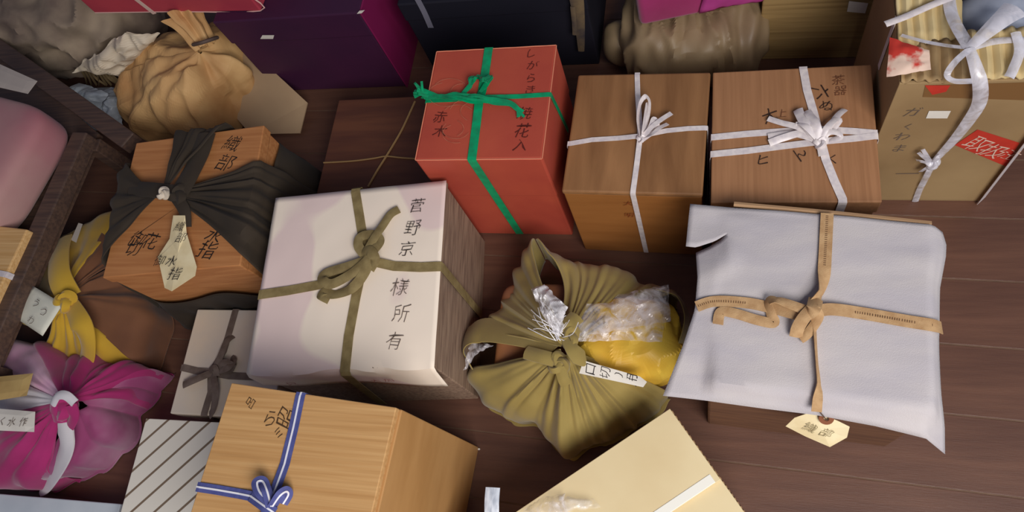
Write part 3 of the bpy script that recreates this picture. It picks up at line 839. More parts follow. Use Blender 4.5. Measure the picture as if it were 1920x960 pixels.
s_right = sec((1262, 550), (1004, 440), zk=kz, ze=.095, zef=gz_rim, bulge_b=-.20, pw=.8, rc=.03, smax=.09, pleats=11, amp=.0075, nu=90, ns=46, seed=1.2, flare=-.15)
s_left = sec((1001, 440), (868, 616), zk=kz, ze=.095, zef=gz_rim, bulge_a=.06, pw=.8, rc=.03, smax=.10, pleats=9, amp=.0075, nu=80, ns=46, seed=2.7, flare=-.15)
s_bot = sec((872, 690), (1232, 722), zk=kz, ze=.08, pw=.85, rc=.035, smax=.09, pleats=15, amp=.0095, nu=140, ns=50, seed=3.1, flare=-.1)
mesh('cloth', *join(s_right, s_left, s_bot), OLIVE, Gb, smooth=True, solid=.0018)
# corner loop that stands up at the back, and loop at the left
gg = [
      band([at(1040, 655, .165), at(985, 632, .145), at(915, 618, .125), at(878, 628, .118), at(870, 652, .10), at(884, 690, .075)], .05, .0015, cup=.08, ups=[(0, .5, 1), (0, .5, 1), (0, .5, 1), (-1, .3, .6), (-1, 0, .4), (-1, -.3, .4)], wprof=lambda t_: .5 + .7 * math.sin(2.6 * t_))]
mesh('cloth_loop', *gg[0], OLIVE, Gb, smooth=True)
gg = []
gg.append(band([at(1225, 540, .12), at(1265, 552, .11), at(1287, 585, .10), at(1286, 630, .09), at(1268, 690, .085)], .07, .0015, cup=.1, ups=[(.3, 1, .3), (.6, .8, .2), (1, .2, .1), (1, 0, .1), (1, -.4, .1)]))
mesh('cloth_loop', *join(*gg), OLIVE, Gb, smooth=True)
kg = [knot_geo(at(1066, 632, .178), .015, .4, seed=1, thick=.42), knot_geo(at(1048, 682, .170), .014, 1.2, seed=5, thick=.42),
      band([at(1062, 636, .184), at(1074, 655, .190), at(1088, 672, .184), at(1098, 684, .176)], .026, .0018, cup=.15, ups=[(.3, .3, 1)] * 4, wprof=lambda t_: .6 + .9 * t_ if t_ < .6 else 1.14 - 2.2 * (t_ - .6)),
      band([at(1060, 625, .18), at(1065, 608, .186), at(1082, 592, .176)], .024, .002, cup=.3, wprof=lambda t_: .7 + .4 * t_),
      band([at(1040, 675, .176), at(1015, 668, .174), at(985, 660, .160)], .022, .002, cup=.3),
      band([at(1050, 688, .174), at(1056, 710, .168), at(1062, 722, .158)], .018, .002, cup=.3)]
mesh('knot', *join(*kg), OLIVE, Gb, smooth=True)
gin = at(1085, 640, .06)
mesh('inner_box', *lump((gin.x - .028, gin.y - .005, .05), .112, .100, .05, 48, 24, 9, .001, 20, 2), mat('orange_box_wood', rgb(164, 108, 66), rgb(112, 72, 66), .6, 8), Gb, smooth=True)
YEL = mat('yellow_tissue_paper', rgb(236, 200, 78), rgb(222, 168, 52), .45, 9, bump=.1, bscale=90)
yc = at(1185, 640, .10)
mesh('yellow_paper', *lump((yc.x - .006, yc.y + .000, .086), .082, .066, .064, 70, 44, 3.4, .008, 26, 6, yaw=.1, ridged=.85), YEL, Gb, smooth=False)
CLEAR = film('clear_crinkled_plastic', (.9, .86, .9, 1), .27, .12)
pl = [patch(at(1070, 640, .172), at(1242, 640, .155), at(1250, 560, .150), at(1100, 570, .165), 44, 26, .010, .005, 30, 3, .002),
      patch(at(1095, 630, .165), at(1258, 602, .150), at(1252, 535, .150), at(1160, 552, .160), 40, 26, .012, .005, 32, 9, .002)]
mesh('plastic_wrap', *join(*pl), CLEAR, Gb, smooth=False)
mesh('plastic_wrap', *patch(at(900, 662, .12), at(868, 694, .11), at(888, 640, .125), at(925, 648, .13), 18, 16, .004, .006, 50, 5, .003), CLEAR, Gb)
mesh('plastic_wrap', *patch(at(1050, 640, .185), at(1062, 575, .20), at(1020, 532, .20), at(996, 545, .19), 26, 26, .016, .009, 55, 8, .003), film('milky_crinkled_plastic', (.96, .94, .97, 1), .6, .15), Gb)
gg = []
for k in range(26):
    r = random.Random(k + 300); p = at(1050 + r.uniform(-8, 8), 630 + r.uniform(-14, 10), .186)
    q = p + Vector((r.uniform(-.045, .03), r.uniform(.0, .05), r.uniform(.0, .014))); mid = p.lerp(q, .5) + Vector((r.uniform(-.01, .01), r.uniform(-.01, .01), .008))
    gg.append(band([p, mid, q], .0011, .0003, n=4))
mesh('plastic_fringe', *join(*gg), film('plastic_shreds', (.95, .93, .96, 1), .8, .3), Gb, label='white shredded plastic tuft beside the knot')
tq = [at(1090, 690, .176), at(1096, 678, .177), at(1206, 706, .146), at(1214, 722, .143), at(1182, 726, .147)]
tq = [at(1086, 700, .172), at(1094, 676, .178), at(1200, 706, .165), at(1213, 716, .163), at(1206, 726, .162)]
mesh('paper_tag', tq, [[0, 4, 3, 2, 1]], WHITEPAPER, Gb, solid=.0005)
tn = (tq[2] - tq[1]).cross(tq[0] - tq[1]).normalized()
if tn.z < 0: tn = -tn
tx = (tq[4] - tq[0]).normalized(); ty = tn.cross(tx)
tcen = lambda k: (tq[0] + tq[1]) / 2 * (1 - k) + (tq[4] + tq[2]) / 2 * k + tn * .0009
letters([('口', tcen(.16), ty, -tx, .019), ('切', tcen(.40), ty, -tx, .019), ('り', tcen(.62), ty, -tx, .018), ('用', tcen(.84), ty, -tx, .019)], INK, Gb, 'lettering')
mesh('pink_tag', *patch(at(1056, 750, .11), at(1082, 758, .11), at(1074, 728, .13), at(1058, 728, .13), 4, 4, .002), mat('pale_pink_card', rgb(226, 176, 140)), Gb)

# ================================================================== honey cedar box in front
fH = Frame(-0.529, 0.023, 0.262, 0.262, 0.372, -4.6)
H = thing('honey_cedar_box', 'tall honey-coloured cedar box with ribbed grain, tied with a blue ribbon with white centre line', 'box', fH.c)
blockobj('body', fH, (-.131, .131, -.131, .131, 0, .360), HONEYSIDE, H, .0015)
blockobj('lid', fH, (-.130, .1275, -.131, .131, .360, .372), HONEY, H, .0012)
lh = lambda px, py: lo(fH, px, py)
BLUE = mat('blue_ribbon_weave', rgb(86, 92, 150), rgb(74, 80, 138), .7, 90, bump=.2, bscale=900)
BWHITE = mat('ribbon_white_line', rgb(232, 232, 238), rough=.7)
p_a = (lh(566, 735)[0], .131); kx = lh(512, 940)
sp1 = dict(mids=[lh(552, 800), lh(535, 870), lh(522, 915) + (.004,), kx + (.006,)])
g1 = strap(fH, p_a, (kx[0] - .012, -.131), .0145, lift=.0014, **sp1)
w1 = strap(fH, p_a, (kx[0] - .012, -.131), .0024, lift=.0022, **sp1)
sp2 = dict(mids=[lh(410, 919), lh(450, 926), lh(480, 934) + (.003,), kx + (.005,), (kx[0] + .06, kx[1] + .004)])
g2 = strap(fH, (-.131, lh(372, 913)[1]), (.131, kx[1] + .004), .0125, lift=.0016, **sp2)
w2_ = strap(fH, (-.131, lh(372, 913)[1]), (.131, kx[1] + .004), .0024, lift=.0024, **sp2)
g2 = strap(fH, (-.131, lh(372, 913)[1]), (kx[0] + .004, -.131), .0125, lift=.0016, mids=[lh(410, 919), lh(450, 926), lh(480, 932) + (.003,), kx + (.005,)])
w2_ = strap(fH, (-.131, lh(372, 913)[1]), (kx[0] + .004, -.131), .0024, lift=.0024, mids=[lh(410, 919), lh(450, 926), lh(480, 932) + (.003,), kx + (.005,)])
rb = mesh('ribbon', *join(g1, g2), BLUE, H); mesh('white_line', *join(w1, w2_), BWHITE, rb)
tH = lambda px, py, l=.004: fH.T(px, py, l)
def twotone(ptslist, width, ups=None, **k):
    g = band(ptslist, width, .0007, ups=ups, **k)
    U = ups or [UP] * len(ptslist)
    h = band([Vector(p) + Vector(u).normalized() * .0007 for p, u in zip(ptslist, U)], width * .17, .0007, ups=ups, **k)
    return g, h
bows = [twotone([tH(512, 945, .012), tH(488, 925, .022), tH(482, 906, .020), tH(492, 903, .016), tH(500, 920, .020), tH(508, 950, .016)], .014, ups=[(1, 0, .6), (.8, .4, .6), (.3, .6, .6), (.6, .2, .8), (1, 0, .6), (1, 0, .6)]),
        twotone([tH(510, 950, .014), tH(524, 930, .020), tH(536, 922, .014), tH(540, 928, .008), tH(530, 945, .006)], .014, ups=[(1, 0, .6)] * 5),
        twotone([tH(470, 930, .006), tH(495, 948, .014), tH(515, 962, .012)], .014)]
bw = mesh('bow', *join(*[b[0] for b in bows]), BLUE, H, smooth=True)
mesh('white_line', *join(*[b[1] for b in bows]), BWHITE, bw)
top_text(fH, [('呂', 470, 755, .016, 70), ('ら', 507, 785, .024, 10), ('昭', 536, 784, .030, 80), ('ミ', 522, 812, .016, 60)], mat('thin_brown_ink', rgb(74, 52, 30)), H, lift=.0008)

# ================================================================== pale cardboard box at the bottom
zI = .17
cI = at(1256, 766, zI); eI = (at(967, 960, zI) - cI); eI.z = 0; eI.normalize()
pI = Vector((-eI.y, eI.x, 0))
if pI.y > 0: pI = -pI
yawI = math.degrees(math.atan2(-eI.y, -eI.x))
Li, Wi = .40, .19
cc = cI + eI * (Li / 2) + pI * (Wi / 2)
fI = Frame(cc.x, cc.y, Li, Wi, zI, yawI)
I_ = thing('pale_cardboard_box', 'pale buff cardboard box with a white edge strip lying at an angle', 'box', fI.c)
blockobj('body', fI, (-Li / 2 + .003, Li / 2 - .004, -Wi / 2 + .003, Wi / 2 - .003, 0, zI - .014), PALECARD, I_, .002)
qa = fI.L(at(1359, 894, zI)); flapw = Wi / 2 - qa.y
def corr(name, x0, x1, y0, y1, z0, z1):
    """corrugated board: two liners with fluting showing at its right end"""
    ob = blockobj(name, fI, (x0, x1, y0, y1, z0, z1), PALECARD, I_, .0008)
    V = []; F = []
    n_ = 90; zc = (z0 + z1) / 2; am = (z1 - z0) * .38
    for i in range(n_ + 1):
        y = y0 + .002 + (y1 - y0 - .004) * i / n_
        for dx in (-.002, .0012):
            for dz in (-.0004, .0004):
                V.append(fI.P(x1 + dx, y, zc + am * math.sin(i * .95) + dz))
    for i in range(n_):
        a = i * 4
        F += [[a, a + 1, a + 5, a + 4], [a + 2, a + 6, a + 7, a + 3], [a + 1, a + 3, a + 7, a + 5], [a, a + 4, a + 6, a + 2]]
    mesh('fluting', V, F, mat('fluting_card', rgb(150, 118, 82)), ob)
    return ob
corr('top_flap', -Li / 2, Li / 2, Wi / 2 - flapw, Wi / 2, zI - .005, zI)
corr('lower_flap', -Li / 2, Li / 2 + .001, -Wi / 2, Wi / 2 - flapw + .02, zI - .012, zI - .0065)
ya = Wi / 2 - flapw
blockobj('white_strip', fI, (-Li / 2, Li / 2 - .008, ya + .001, ya + .014, zI - .003, zI + .0008), mat('white_edge_strip', rgb(244, 242, 230), rough=.5), I_, .0006)
tI = lambda px, py, l=.003: fI.T(px, py, l)
mesh('plastic_bag', *patch(tI(975, 962, .004), tI(1065, 968, .006), tI(1060, 925, .010), tI(1015, 932, .012), 34, 22, .018, .008, 45, 4, .004), CLEAR, I_)
mesh('plastic_bag', *patch(tI(1050, 965, .004), tI(1128, 950, .004), tI(1115, 935, .004), tI(1050, 930, .008), 26, 14, .008, .003, 40, 11, .002), film('faint_clear_plastic', (.95, .93, .9, 1), .28, .1), I_)

# ================================================================== striped box and white box on the left
fJ = Frame(-0.862, -0.008, 0.30, 0.30, 0.10, 0.8)
J = thing('striped_paper_box', 'white box printed with thin brown diagonal stripes', 'box', fJ.c)
STR = stripes('diagonal_stripe_print', rgb(236, 230, 216), rgb(128, 108, 88), 31.5, (.72, -.69, 0), .42, .53)
blockobj('body', fJ, (-.148, .148, -.148, .148, 0, .098), STR, J, .002)
blockobj('lid', fJ, (-.15, .15, -.15, .15, .075, .10), STR, J, .0015)

fK = Frame(-0.862, 0.256, 0.215, 0.205, 0.095, 0.5)
Kb = thing('small_white_box', 'low off-white box tied with a grey-brown striped ribbon bow', 'box', fK.c)
OFFW = mat('offwhite_paper', rgb(226, 208, 184), rgb(206, 196, 186), .75, 8)
blockobj('body', fK, (-.1055, .1055, -.1005, .1005, 0, .085), OFFW, Kb, .002)
blockobj('lid', fK, (-.1075, .1075, -.1025, .1025, .055, .095), OFFW, Kb, .002)
GREYRIB = mat('grey_brown_ribbon', rgb(104, 88, 78), rgb(124, 108, 98), .7, 60, bump=.2, bscale=800)
lk = lambda px, py: lo(fK, px, py)
tK = lambda px, py, l=.004: fK.T(px, py, l)
kk = lk(398, 700)
g1 = strap(fK, (lk(432, 625)[0], .1025), (lk(382, 783)[0], -.1025), .014, mids=[lk(420, 660), kk + (.004,), lk(396, 735)], lift=.0014)
g2 = strap(fK, (-.1075, lk(345, 690)[1]), (.1075, lk(455, 706)[1]), .013, mids=[lk(370, 696), kk + (.004,), lk(430, 705)], lift=.0016)
rb = mesh('ribbon', *join(g1, g2), GREYRIB, Kb)
gg = []
for q in ([(398, 698), (412, 670), (425, 640), (440, 628)], [(398, 698), (425, 690), (437, 678), (430, 672), (405, 695)], [(398, 698), (365, 712), (343, 722)], [(398, 700), (404, 730), (400, 765), (392, 780)], [(398, 698), (418, 680), (436, 690), (400, 702)], [(392, 696), (402, 690), (406, 705)]):
    gg.append(band([tK(a, b, .006 + .010 * math.sin(1.4 * i)) for i, (a, b) in enumerate(q)], .0135, .0008, cup=.12, n=6))
mesh('bow', *join(*gg), GREYRIB, Kb, smooth=True)

# ================================================================== dark cloth wrapped orange box
fL = Frame(-0.932, 0.520, 0.284, 0.286, 0.25, 5.1)
Lb = thing('dark_wrapped_box', 'orange wooden box wrapped crosswise in a dark charcoal cloth with a dangling paper tag', 'box', fL.c)
ORW = mat('orange_box_planks', rgb(178, 116, 68), rgb(196, 134, 82), .6, 6, (1.0, 24, 24), .1, 8, (1, 40, 40))
blockobj('body', fL, (-.139, .139, -.140, .140, .0, .225), ORW, Lb, .002)
blockobj('lid', fL, (-.142, .142, -.143, .143, .225, .25), ORW, Lb, .002)
CHAR = mat('charcoal_cloth', rgb(62, 51, 38), rgb(48, 40, 32), .85, 8, bump=.15, bscale=900, sheen=.04)
lkn = fL.T(308, 365, .02)
def boxR(fr, c, grow=.003):
    q = fr.L(c)
    def R(th):
        d = Vector((math.cos(th), math.sin(th), 0)); dx = d.dot(fr.ux); dy = d.dot(fr.uy)
        t_ = 9
        if abs(dx) > 1e-6: t_ = min(t_, ((fr.w / 2 + grow) * (1 if dx > 0 else -1) - q.x) / dx)
        if abs(dy) > 1e-6: t_ = min(t_, ((fr.d / 2 + grow) * (1 if dy > 0 else -1) - q.y) / dy)
        return t_
    return R
RL = boxR(fL, lkn, .006)
def lsec(a, b, pinch, **k):
    A1 = ang(lkn, fL.T(*a)); B1 = ang(lkn, fL.T(*b))
    while B1 < A1: B1 += 2 * math.pi
    m_ = (A1 + B1) / 2
    return drape(lkn, m_ + (A1 - m_) * pinch, m_ + (B1 - m_) * pinch, A1, B1, RL, zk=fL.top + .024, ze=fL.top + .007, lift=.004, rc=.006, pw=1.6, **k)
arms = [lsec((456, 490), (500, 292), .55, smax=.22, pleats=9, amp=.006, seed=4.4, flare=.14, nu=80),
        lsec((428, 238), (335, 248), .8, smax=.16, pleats=6, amp=.006, seed=5.1, flare=.08, nu=40),
        lsec((236, 286), (197, 500), .5, smax=.18, pleats=6, amp=.006, seed=6.3, flare=.10, nu=50)]
mesh('cloth_wrap', *join(*arms), CHAR, Lb, smooth=True, solid=.0018)
# lower wrap around the sides, higher at the back right corner
V = []; F = []; n_ = 150; m_ = 18
for j in range(m_ + 1):
    for i in range(n_):
        th = 2 * math.pi * i / n_
        c_ = Vector((fL.c.x, fL.c.y, 0)); d = Vector((math.cos(th), math.sin(th), 0))
        dx = d.dot(fL.ux); dy = d.dot(fL.uy); pw_ = 10
        r = 1 / ((abs(dx) / .146) ** pw_ + (abs(dy) / .147) ** pw_) ** (1 / pw_)
        # the top hem dips towards the front left, rises on the right
        hem = .10 + .05 * math.sin(th * 2 + .6) + .06 * max(0, math.cos(th - .5))
        df = (th + math.pi / 2 + math.pi) % (2 * math.pi) - math.pi
        hem = hem + (.135 + .02 * math.sin(3 * df) - hem) * math.exp(-(df / .8) ** 4)
        t_ = j / m_
        z = .003 + (hem - .003) * t_
        r += .028 * (1 - t_) ** 1.5 * (1 + .5 * noise.noise(d * 4)) + .006 * (1 - abs(math.sin(th * 9 + t_ * 2)) * 1.6) * math.sin(math.pi * min(1, t_ + .15)) * .9 + .004
        V.append(c_ + d * r + Vector((0, 0, z)))
for j in range(m_):
    for i in range(n_):
        a = j * n_ + i; b = j * n_ + (i + 1) % n_
        F.append([a, b, b + n_, a + n_])
mesh('lower_cloth', V, F, CHAR, Lb, smooth=True, solid=.0018)
kg = [knot_geo(fL.T(335, 366, .028), .014, .5, seed=2, thick=.6), band([fL.T(330, 370, .03), fL.T(345, 395, .026), fL.T(348, 425, .012)], .022, .002, cup=.3),
      band([fL.T(325, 360, .03), fL.T(285, 355, .03), fL.T(245, 352, .016)], .03, .002, cup=.3), band([fL.T(335, 360, .03), fL.T(352, 330, .026), fL.T(372, 290, .014), fL.T(385, 250, .012)], .04, .002, cup=.25)]
mesh('knot', *join(*kg), CHAR, Lb, smooth=True)
mesh('white_cord_end', *knot_geo(fL.T(307, 363, .044), .009, 1.2, seed=3, thick=.55), mat('white_cord', rgb(214, 200, 180)), Lb, smooth=True)
tg = [fL.T(*p) for p in ((325, 404, .024), (347, 404, .026), (350, 437, .016), (369, 500, .012), (366, 517, .012), (322, 546, .014), (309, 540, .012), (296, 482, .016), (318, 448, .016))]
cen = sum(tg, Vector()) / 9
mesh('paper_tag', tg + [cen], [[i, (i + 1) % 9, 9] for i in range(9)], TAGPAPER, Lb, solid=.0006)
top_text(fL, [('織', 337, 425, .022, -12), ('部', 340, 445, .022, -12)], INK, Lb, lift=.0262, rot=-10, name='lettering')
top_text(fL, [('御', 316, 466, .022, -12), ('水', 322, 490, .022, -12), ('指', 328, 513, .026, -12)], INK, Lb, lift=.0198, name='lettering')
top_text(fL, [('織', 436, 268, .038, -20), ('部', 424, 304, .038, -20), ('水', 402, 442, .034, -25), ('指', 389, 468, .038, -20), ('御', 288, 420, .034, -25), ('花', 284, 452, .036, -15), ('切', 250, 466, .034, -15)], INK, Lb, lift=.0008)

# ================================================================== yellow bundle
sk = at(130, 560, .13); sc_ = Vector((sk.x, sk.y, 0))
Sb = thing('yellow_cloth_bundle', 'mustard yellow and brown cloth bundle beside the dark rail with a white tag', 'bundle', sc_)
SO = [(205, 385, .09), (150, 400, .10), (110, 430, .10), (80, 500, .08), (60, 560, .06), (50, 620, .05), (80, 660, .06), (120, 672, .06), (190, 690, .06), (262, 690, .05), (288, 610, .06), (250, 540, .09), (235, 470, .09), (232, 420, .09)]
RS = Outline(sc_, [at(*p) for p in SO])
MUST = mat('mustard_cloth', rgb(206, 166, 46), rgb(188, 148, 44), .8, 7, bump=.15, bscale=800, sheen=.3)
BRNC = mat('brown_bundle_cloth', rgb(128, 84, 54), rgb(108, 70, 48), .85, 7, bump=.15, bscale=800, sheen=.2)  # brown tone for the right-hand fans and the inner box
def ssec(c, R, a, b, pinch=1.0, z=.08, **k):
    A1 = ang(c, at(a[0], a[1], z)); B1 = ang(c, at(b[0], b[1], z))
    while B1 < A1: B1 += 2 * math.pi
    m_ = (A1 + B1) / 2
    return drape(c, m_ + (A1 - m_) * pinch, m_ + (B1 - m_) * pinch, A1, B1, R, **k)
kw = dict(zk=.15, ze=.085, rc=.03, smax=.09, flare=-.1)
mesh('yellow_cloth', *join(ssec(sk, RS, (222, 420), (45, 600), pleats=8, amp=.007, seed=7, nu=70, **kw), ssec(sk, RS, (80, 660), (262, 690), pleats=6, amp=.009, seed=8, nu=50, **kw)), MUST, Sb, smooth=True, solid=.0018)
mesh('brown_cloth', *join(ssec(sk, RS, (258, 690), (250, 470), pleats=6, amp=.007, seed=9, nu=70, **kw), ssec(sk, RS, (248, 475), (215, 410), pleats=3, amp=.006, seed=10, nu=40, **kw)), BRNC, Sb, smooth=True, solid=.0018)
mesh('inner_box', *lump((sc_.x + .0, sc_.y + .0, .035), .08, .08, .035, 36, 18, 4.5), BRNC, Sb, smooth=True)
mesh('cloth_fold', *join(band([at(130, 560, .155), at(110, 520, .165), at(108, 480, .15), at(115, 450, .12)], .05, .002, cup=.25), band([at(130, 565, .155), at(150, 610, .16), at(160, 655, .12), at(150, 690, .07)], .055, .002, cup=.3, wprof=lambda t_: .5 + t_), band([at(130, 560, .15), at(100, 575, .16), at(75, 600, .13)], .04, .002, cup=.3)), MUST, Sb, smooth=True)
mesh('knot', *knot_geo(at(122, 565, .165), .016, .3, seed=7, thick=.55), MUST, Sb, smooth=True)
mesh('side_label', *patch(at(133, 450, .125), at(143, 455, .125), at(155, 420, .125), at(147, 418, .125), 2, 4), mat('grey_white_label', rgb(190, 180, 170)), Sb)
stg = [at(28, 595, .165), at(60, 535, .172), at(118, 570, .172), at(80, 630, .165)]
mesh('paper_tag', *patch(stg[0], stg[3], stg[2], stg[1], 8, 8, .004), mat('pale_tag_card', rgb(226, 224, 206), rgb(212, 212, 196), .7, 30), Sb, smooth=True, solid=.0006)
sx = (stg[3] - stg[0]).normalized(); sy = (stg[1] - stg[0]).normalized()
letters([('う', at(68, 568, .179), sx, sy, .02), ('つ', at(80, 585, .179), sx, sy, .022), ('わ', at(58, 600, .177), sx, sy, .018)], INK2, Sb, 'lettering')

# ================================================================== magenta bundle
tk = at(118, 752, .17); tc_ = Vector((tk.x, tk.y, 0))
Tb = thing('magenta_cloth_bundle', 'magenta and white shaded cloth bundle with a tight knot and paper labels', 'bundle', tc_)
TO = [(265, 685, .10), (200, 690, .10), (130, 670, .10), (60, 640, .10), (0, 640, .10), (-60, 720, .08), (-60, 830, .07), (0, 905, .06), (70, 915, .05), (130, 895, .03), (180, 880, .02), (215, 840, .03), (225, 770, .06), (240, 720, .09)]
RT = Outline(tc_, [at(*p) for p in TO])
MAG = mat('magenta_cloth', rgb(172, 38, 108), rgb(146, 30, 90), .8, 7, bump=.12, bscale=800, sheen=.3)
PINKC = mat('pale_pink_cloth', rgb(232, 190, 210), rgb(214, 150, 190), .8, 9, bump=.12, bscale=800, sheen=.3)
MAUVE = mat('mauve_shaded_cloth', rgb(146, 62, 108), rgb(182, 134, 158), .8, 6, bump=.12, bscale=800, sheen=.3, lo=.45, hi=.7)
WHC = mat('white_cloth', rgb(218, 214, 216), rgb(200, 196, 202), .8, 9, bump=.12, bscale=800, sheen=.2)
kw = dict(zk=.17, ze=.10, rc=.03, smax=.11, flare=-.06)
mesh('magenta_cloth', *join(ssec(tk, RT, (250, 735), (80, 660), z=.1, pleats=9, amp=.008, seed=11, nu=90, **kw), ssec(tk, RT, (-40, 800), (98, 912), z=.06, pleats=6, amp=.009, seed=12, nu=70, **kw)), MAG, Tb, smooth=True, solid=.0018)
mesh('mauve_cloth', *ssec(tk, RT, (96, 905), (252, 735), z=.05, pleats=3, amp=.006, seed=13, nu=60, zk=.14, ze=.095, rc=.03, smax=.11, flare=-.06), MAUVE, Tb, smooth=True, solid=.0018)
mesh('pink_cloth', *ssec(tk, RT, (84, 660), (-20, 700), z=.1, pleats=3, amp=.008, seed=14, nu=50, **kw), PINKC, Tb, smooth=True, solid=.0018)
mesh('white_cloth', *join(ssec(tk, RT, (-20, 690), (-35, 800), z=.1, pleats=3, amp=.007, seed=15, nu=50, **kw), band([at(118, 770, .168), at(122, 810, .15), at(118, 850, .12), at(92, 900, .06), at(76, 925, .03)], .034, .002, cup=.2, wprof=lambda t_: .25 + 1.1 * math.sin(2.9 * t_ + .15))), WHC, Tb, smooth=True, solid=.0018)
mesh('knot', *join(knot_geo(at(120, 762, .182), .017, .2, seed=9, thick=.6), band([at(112, 740, .19), at(106, 765, .186), at(112, 792, .17)], .03, .002, cup=.3), band([at(130, 760, .19), at(136, 780, .18), at(130, 797, .168)], .026, .002, cup=.3)), MAG, Tb, smooth=True)
mesh('knot_tip', *band([at(98, 758, .196), at(108, 742, .204), at(124, 742, .204), at(140, 756, .196)], .016, .002, cup=.35), WHC, Tb, smooth=True, label='white tip of cloth curling out of the knot')
mesh('gold_label', *patch(at(-30, 755, .176), at(50, 742, .176), at(62, 700, .176), at(-20, 708, .176), 6, 4, .003), mat('gold_card', rgb(196, 166, 106), rgb(180, 148, 92), .6, 20), Tb, solid=.0006)
mesh('white_label', *patch(at(-30, 806, .18), at(64, 810, .18), at(66, 772, .18), at(-30, 764, .18), 6, 4, .003), WHITEPAPER, Tb, solid=.0006)
letters([('水', at(22, 791, .1845), Vector((1, .1, 0)), Vector((-.1, 1, 0)), .018), ('作', at(44, 791, .1845), Vector((1, .1, 0)), Vector((-.1, 1, 0)), .018), ('く', at(4, 790, .1845), Vector((1, .1, 0)), Vector((-.1, 1, 0)), .016)], INK2, Tb, 'lettering')

# white box at the bottom left
u0 = at(0, 925, .06); u1 = at(228, 944, .06)
fU = Frame((u0.x + u1.x) / 2 - .1, u0.y - .10, (u1 - u0).length + .2, .20, .06, math.degrees(math.atan2(u1.y - u0.y, u1.x - u0.x)))
U_ = thing('low_white_box', 'flat pale blue-white box in front of the magenta bundle', 'box', fU.c)
PBW = mat('pale_bluewhite_paper', rgb(206, 214, 220), rgb(190, 200, 208), .7, 10)
blockobj('body', fU, (-fU.w / 2 + .002, fU.w / 2 - .002, -.098, .098, 0, .05), PBW, U_, .002)
blockobj('lid', fU, (-fU.w / 2, fU.w / 2, -.10, .10, .035, .06), PBW, U_, .002)

# ================================================================== dark rack on the left with a pink parcel on it
zr = .20
r1a, r1b = at(-60, 48, zr), at(238, 262, zr); r2a, r2b = at(158, 232, zr), at(-70, 740, zr)
RK = thing('dark_wooden_rack', 'dark brown wooden rack with rails meeting at a corner', 'rack', (r2a.x - .15, r2a.y - .2, 0))
DKW = mat('dark_rail_wood', rgb(96, 74, 62), rgb(74, 58, 52), .5, 5, (2, 30, 30), .1, 60)
def beam(name, a, b, w, h, top, m, parent):
    d = (b - a); d.z = 0; L_ = d.length; yaw = math.degrees(math.atan2(d.y, d.x))
    mid = (a + b) / 2
    fr = Frame(mid.x, mid.y, L_, w, h, yaw, top - h)
    return blockobj(name, fr, (-L_ / 2, L_ / 2, -w / 2, w / 2, 0, h), m, parent, .003)
beam('rail', r1a, r1b, .040, .03, zr, DKW, RK)
beam('rail', r2a + Vector((-.005, -.02, 0)), r2b, .040, .035, zr, DKW, RK)
lg = at(160, 250, zr)
for (x, y) in ((lg.x - .005, lg.y - .01), (r2b.x, r2b.y + .05), (r1a.x + .02, r1a.y - .03)):
    blockobj('leg', Frame(x, y, .03, .03, zr - .03, 0), (-.015, .015, -.015, .015, 0, zr - .03), DKW, RK, .002)
q = [r1a, r1b.lerp(r1a, .30), r2a, r2b, Vector((r1a.x, r2b.y, zr))]
V = [Vector((p.x, p.y, zz)) for zz in (zr - .055, zr - .04) for p in (r1a, r2a, r2b, Vector((r1a.x, r2b.y, 0)))]
mesh('shelf_board', V, [[3, 2, 1, 0], [4, 5, 6, 7], [0, 1, 5, 4], [1, 2, 6, 5], [2, 3, 7, 6], [3, 0, 4, 7]], DKW, RK)
zs = zr - .04
# pink cloth parcel on the rack
pts = [at(-90, 110, .27), at(112, 215, .27), at(38, 385, .25), at(-160, 330, .25)]
pc = sum(pts, Vector()) / 4
fQ = Frame(pc.x + .0, pc.y, .26, .25, .27 - zs, -8, zs)
Pk = thing('pink_cloth_parcel', 'dusty pink cloth parcel with a pale label on the dark rack', 'parcel', fQ.c)
PKC = mat('dusty_pink_cloth', rgb(172, 96, 110), rgb(190, 156, 146), .85, 3.5, bump=.1, bscale=700, sheen=.2, lo=.30, hi=.75)
pr_c = at(62, 215, .26)
ctr = Vector((pr_c.x - .165, pr_c.y - .085, zs + .056))
mesh('parcel_cloth', *lump(ctr, .175, .15, .056, 60, 26, 5.0, .0035, 9, 3, yaw=-.25, zmin=zs + .001), PKC, Pk, smooth=True)
mesh('pale_label', *patch(at(-10, 162, .278), at(52, 176, .278), at(70, 152, .280), at(-10, 116, .280), 6, 4, .002), mat('grey_label_paper', rgb(196, 184, 172), rgb(186, 174, 164)), Pk, solid=.0006)
# ribbed wooden box on the rack
rb_c = at(55, 412, .215)
fR = Frame(rb_c.x - .115, rb_c.y - .108, .22, .20, .215 - zs, -6, zs)
Rb = thing('ribbed_wooden_box', 'pale ribbed wooden box tied with white tape at the left edge', 'box', fR.c)
RIB = mat('ribbed_pale_wood', rgb(206, 160, 100), rgb(226, 184, 126), .6, 4, (1, 60, 60), .3, 5, (1, 60, 60))
blockobj('body', fR, (-.109, .109, -.099, .099, 0, .215 - zs), RIB, Rb, .003)
mesh('white_tape', *strap(fR, (-.11, .008), (.11, .0), .012, mids=[(0, .004)]), WHITERIB, Rb)

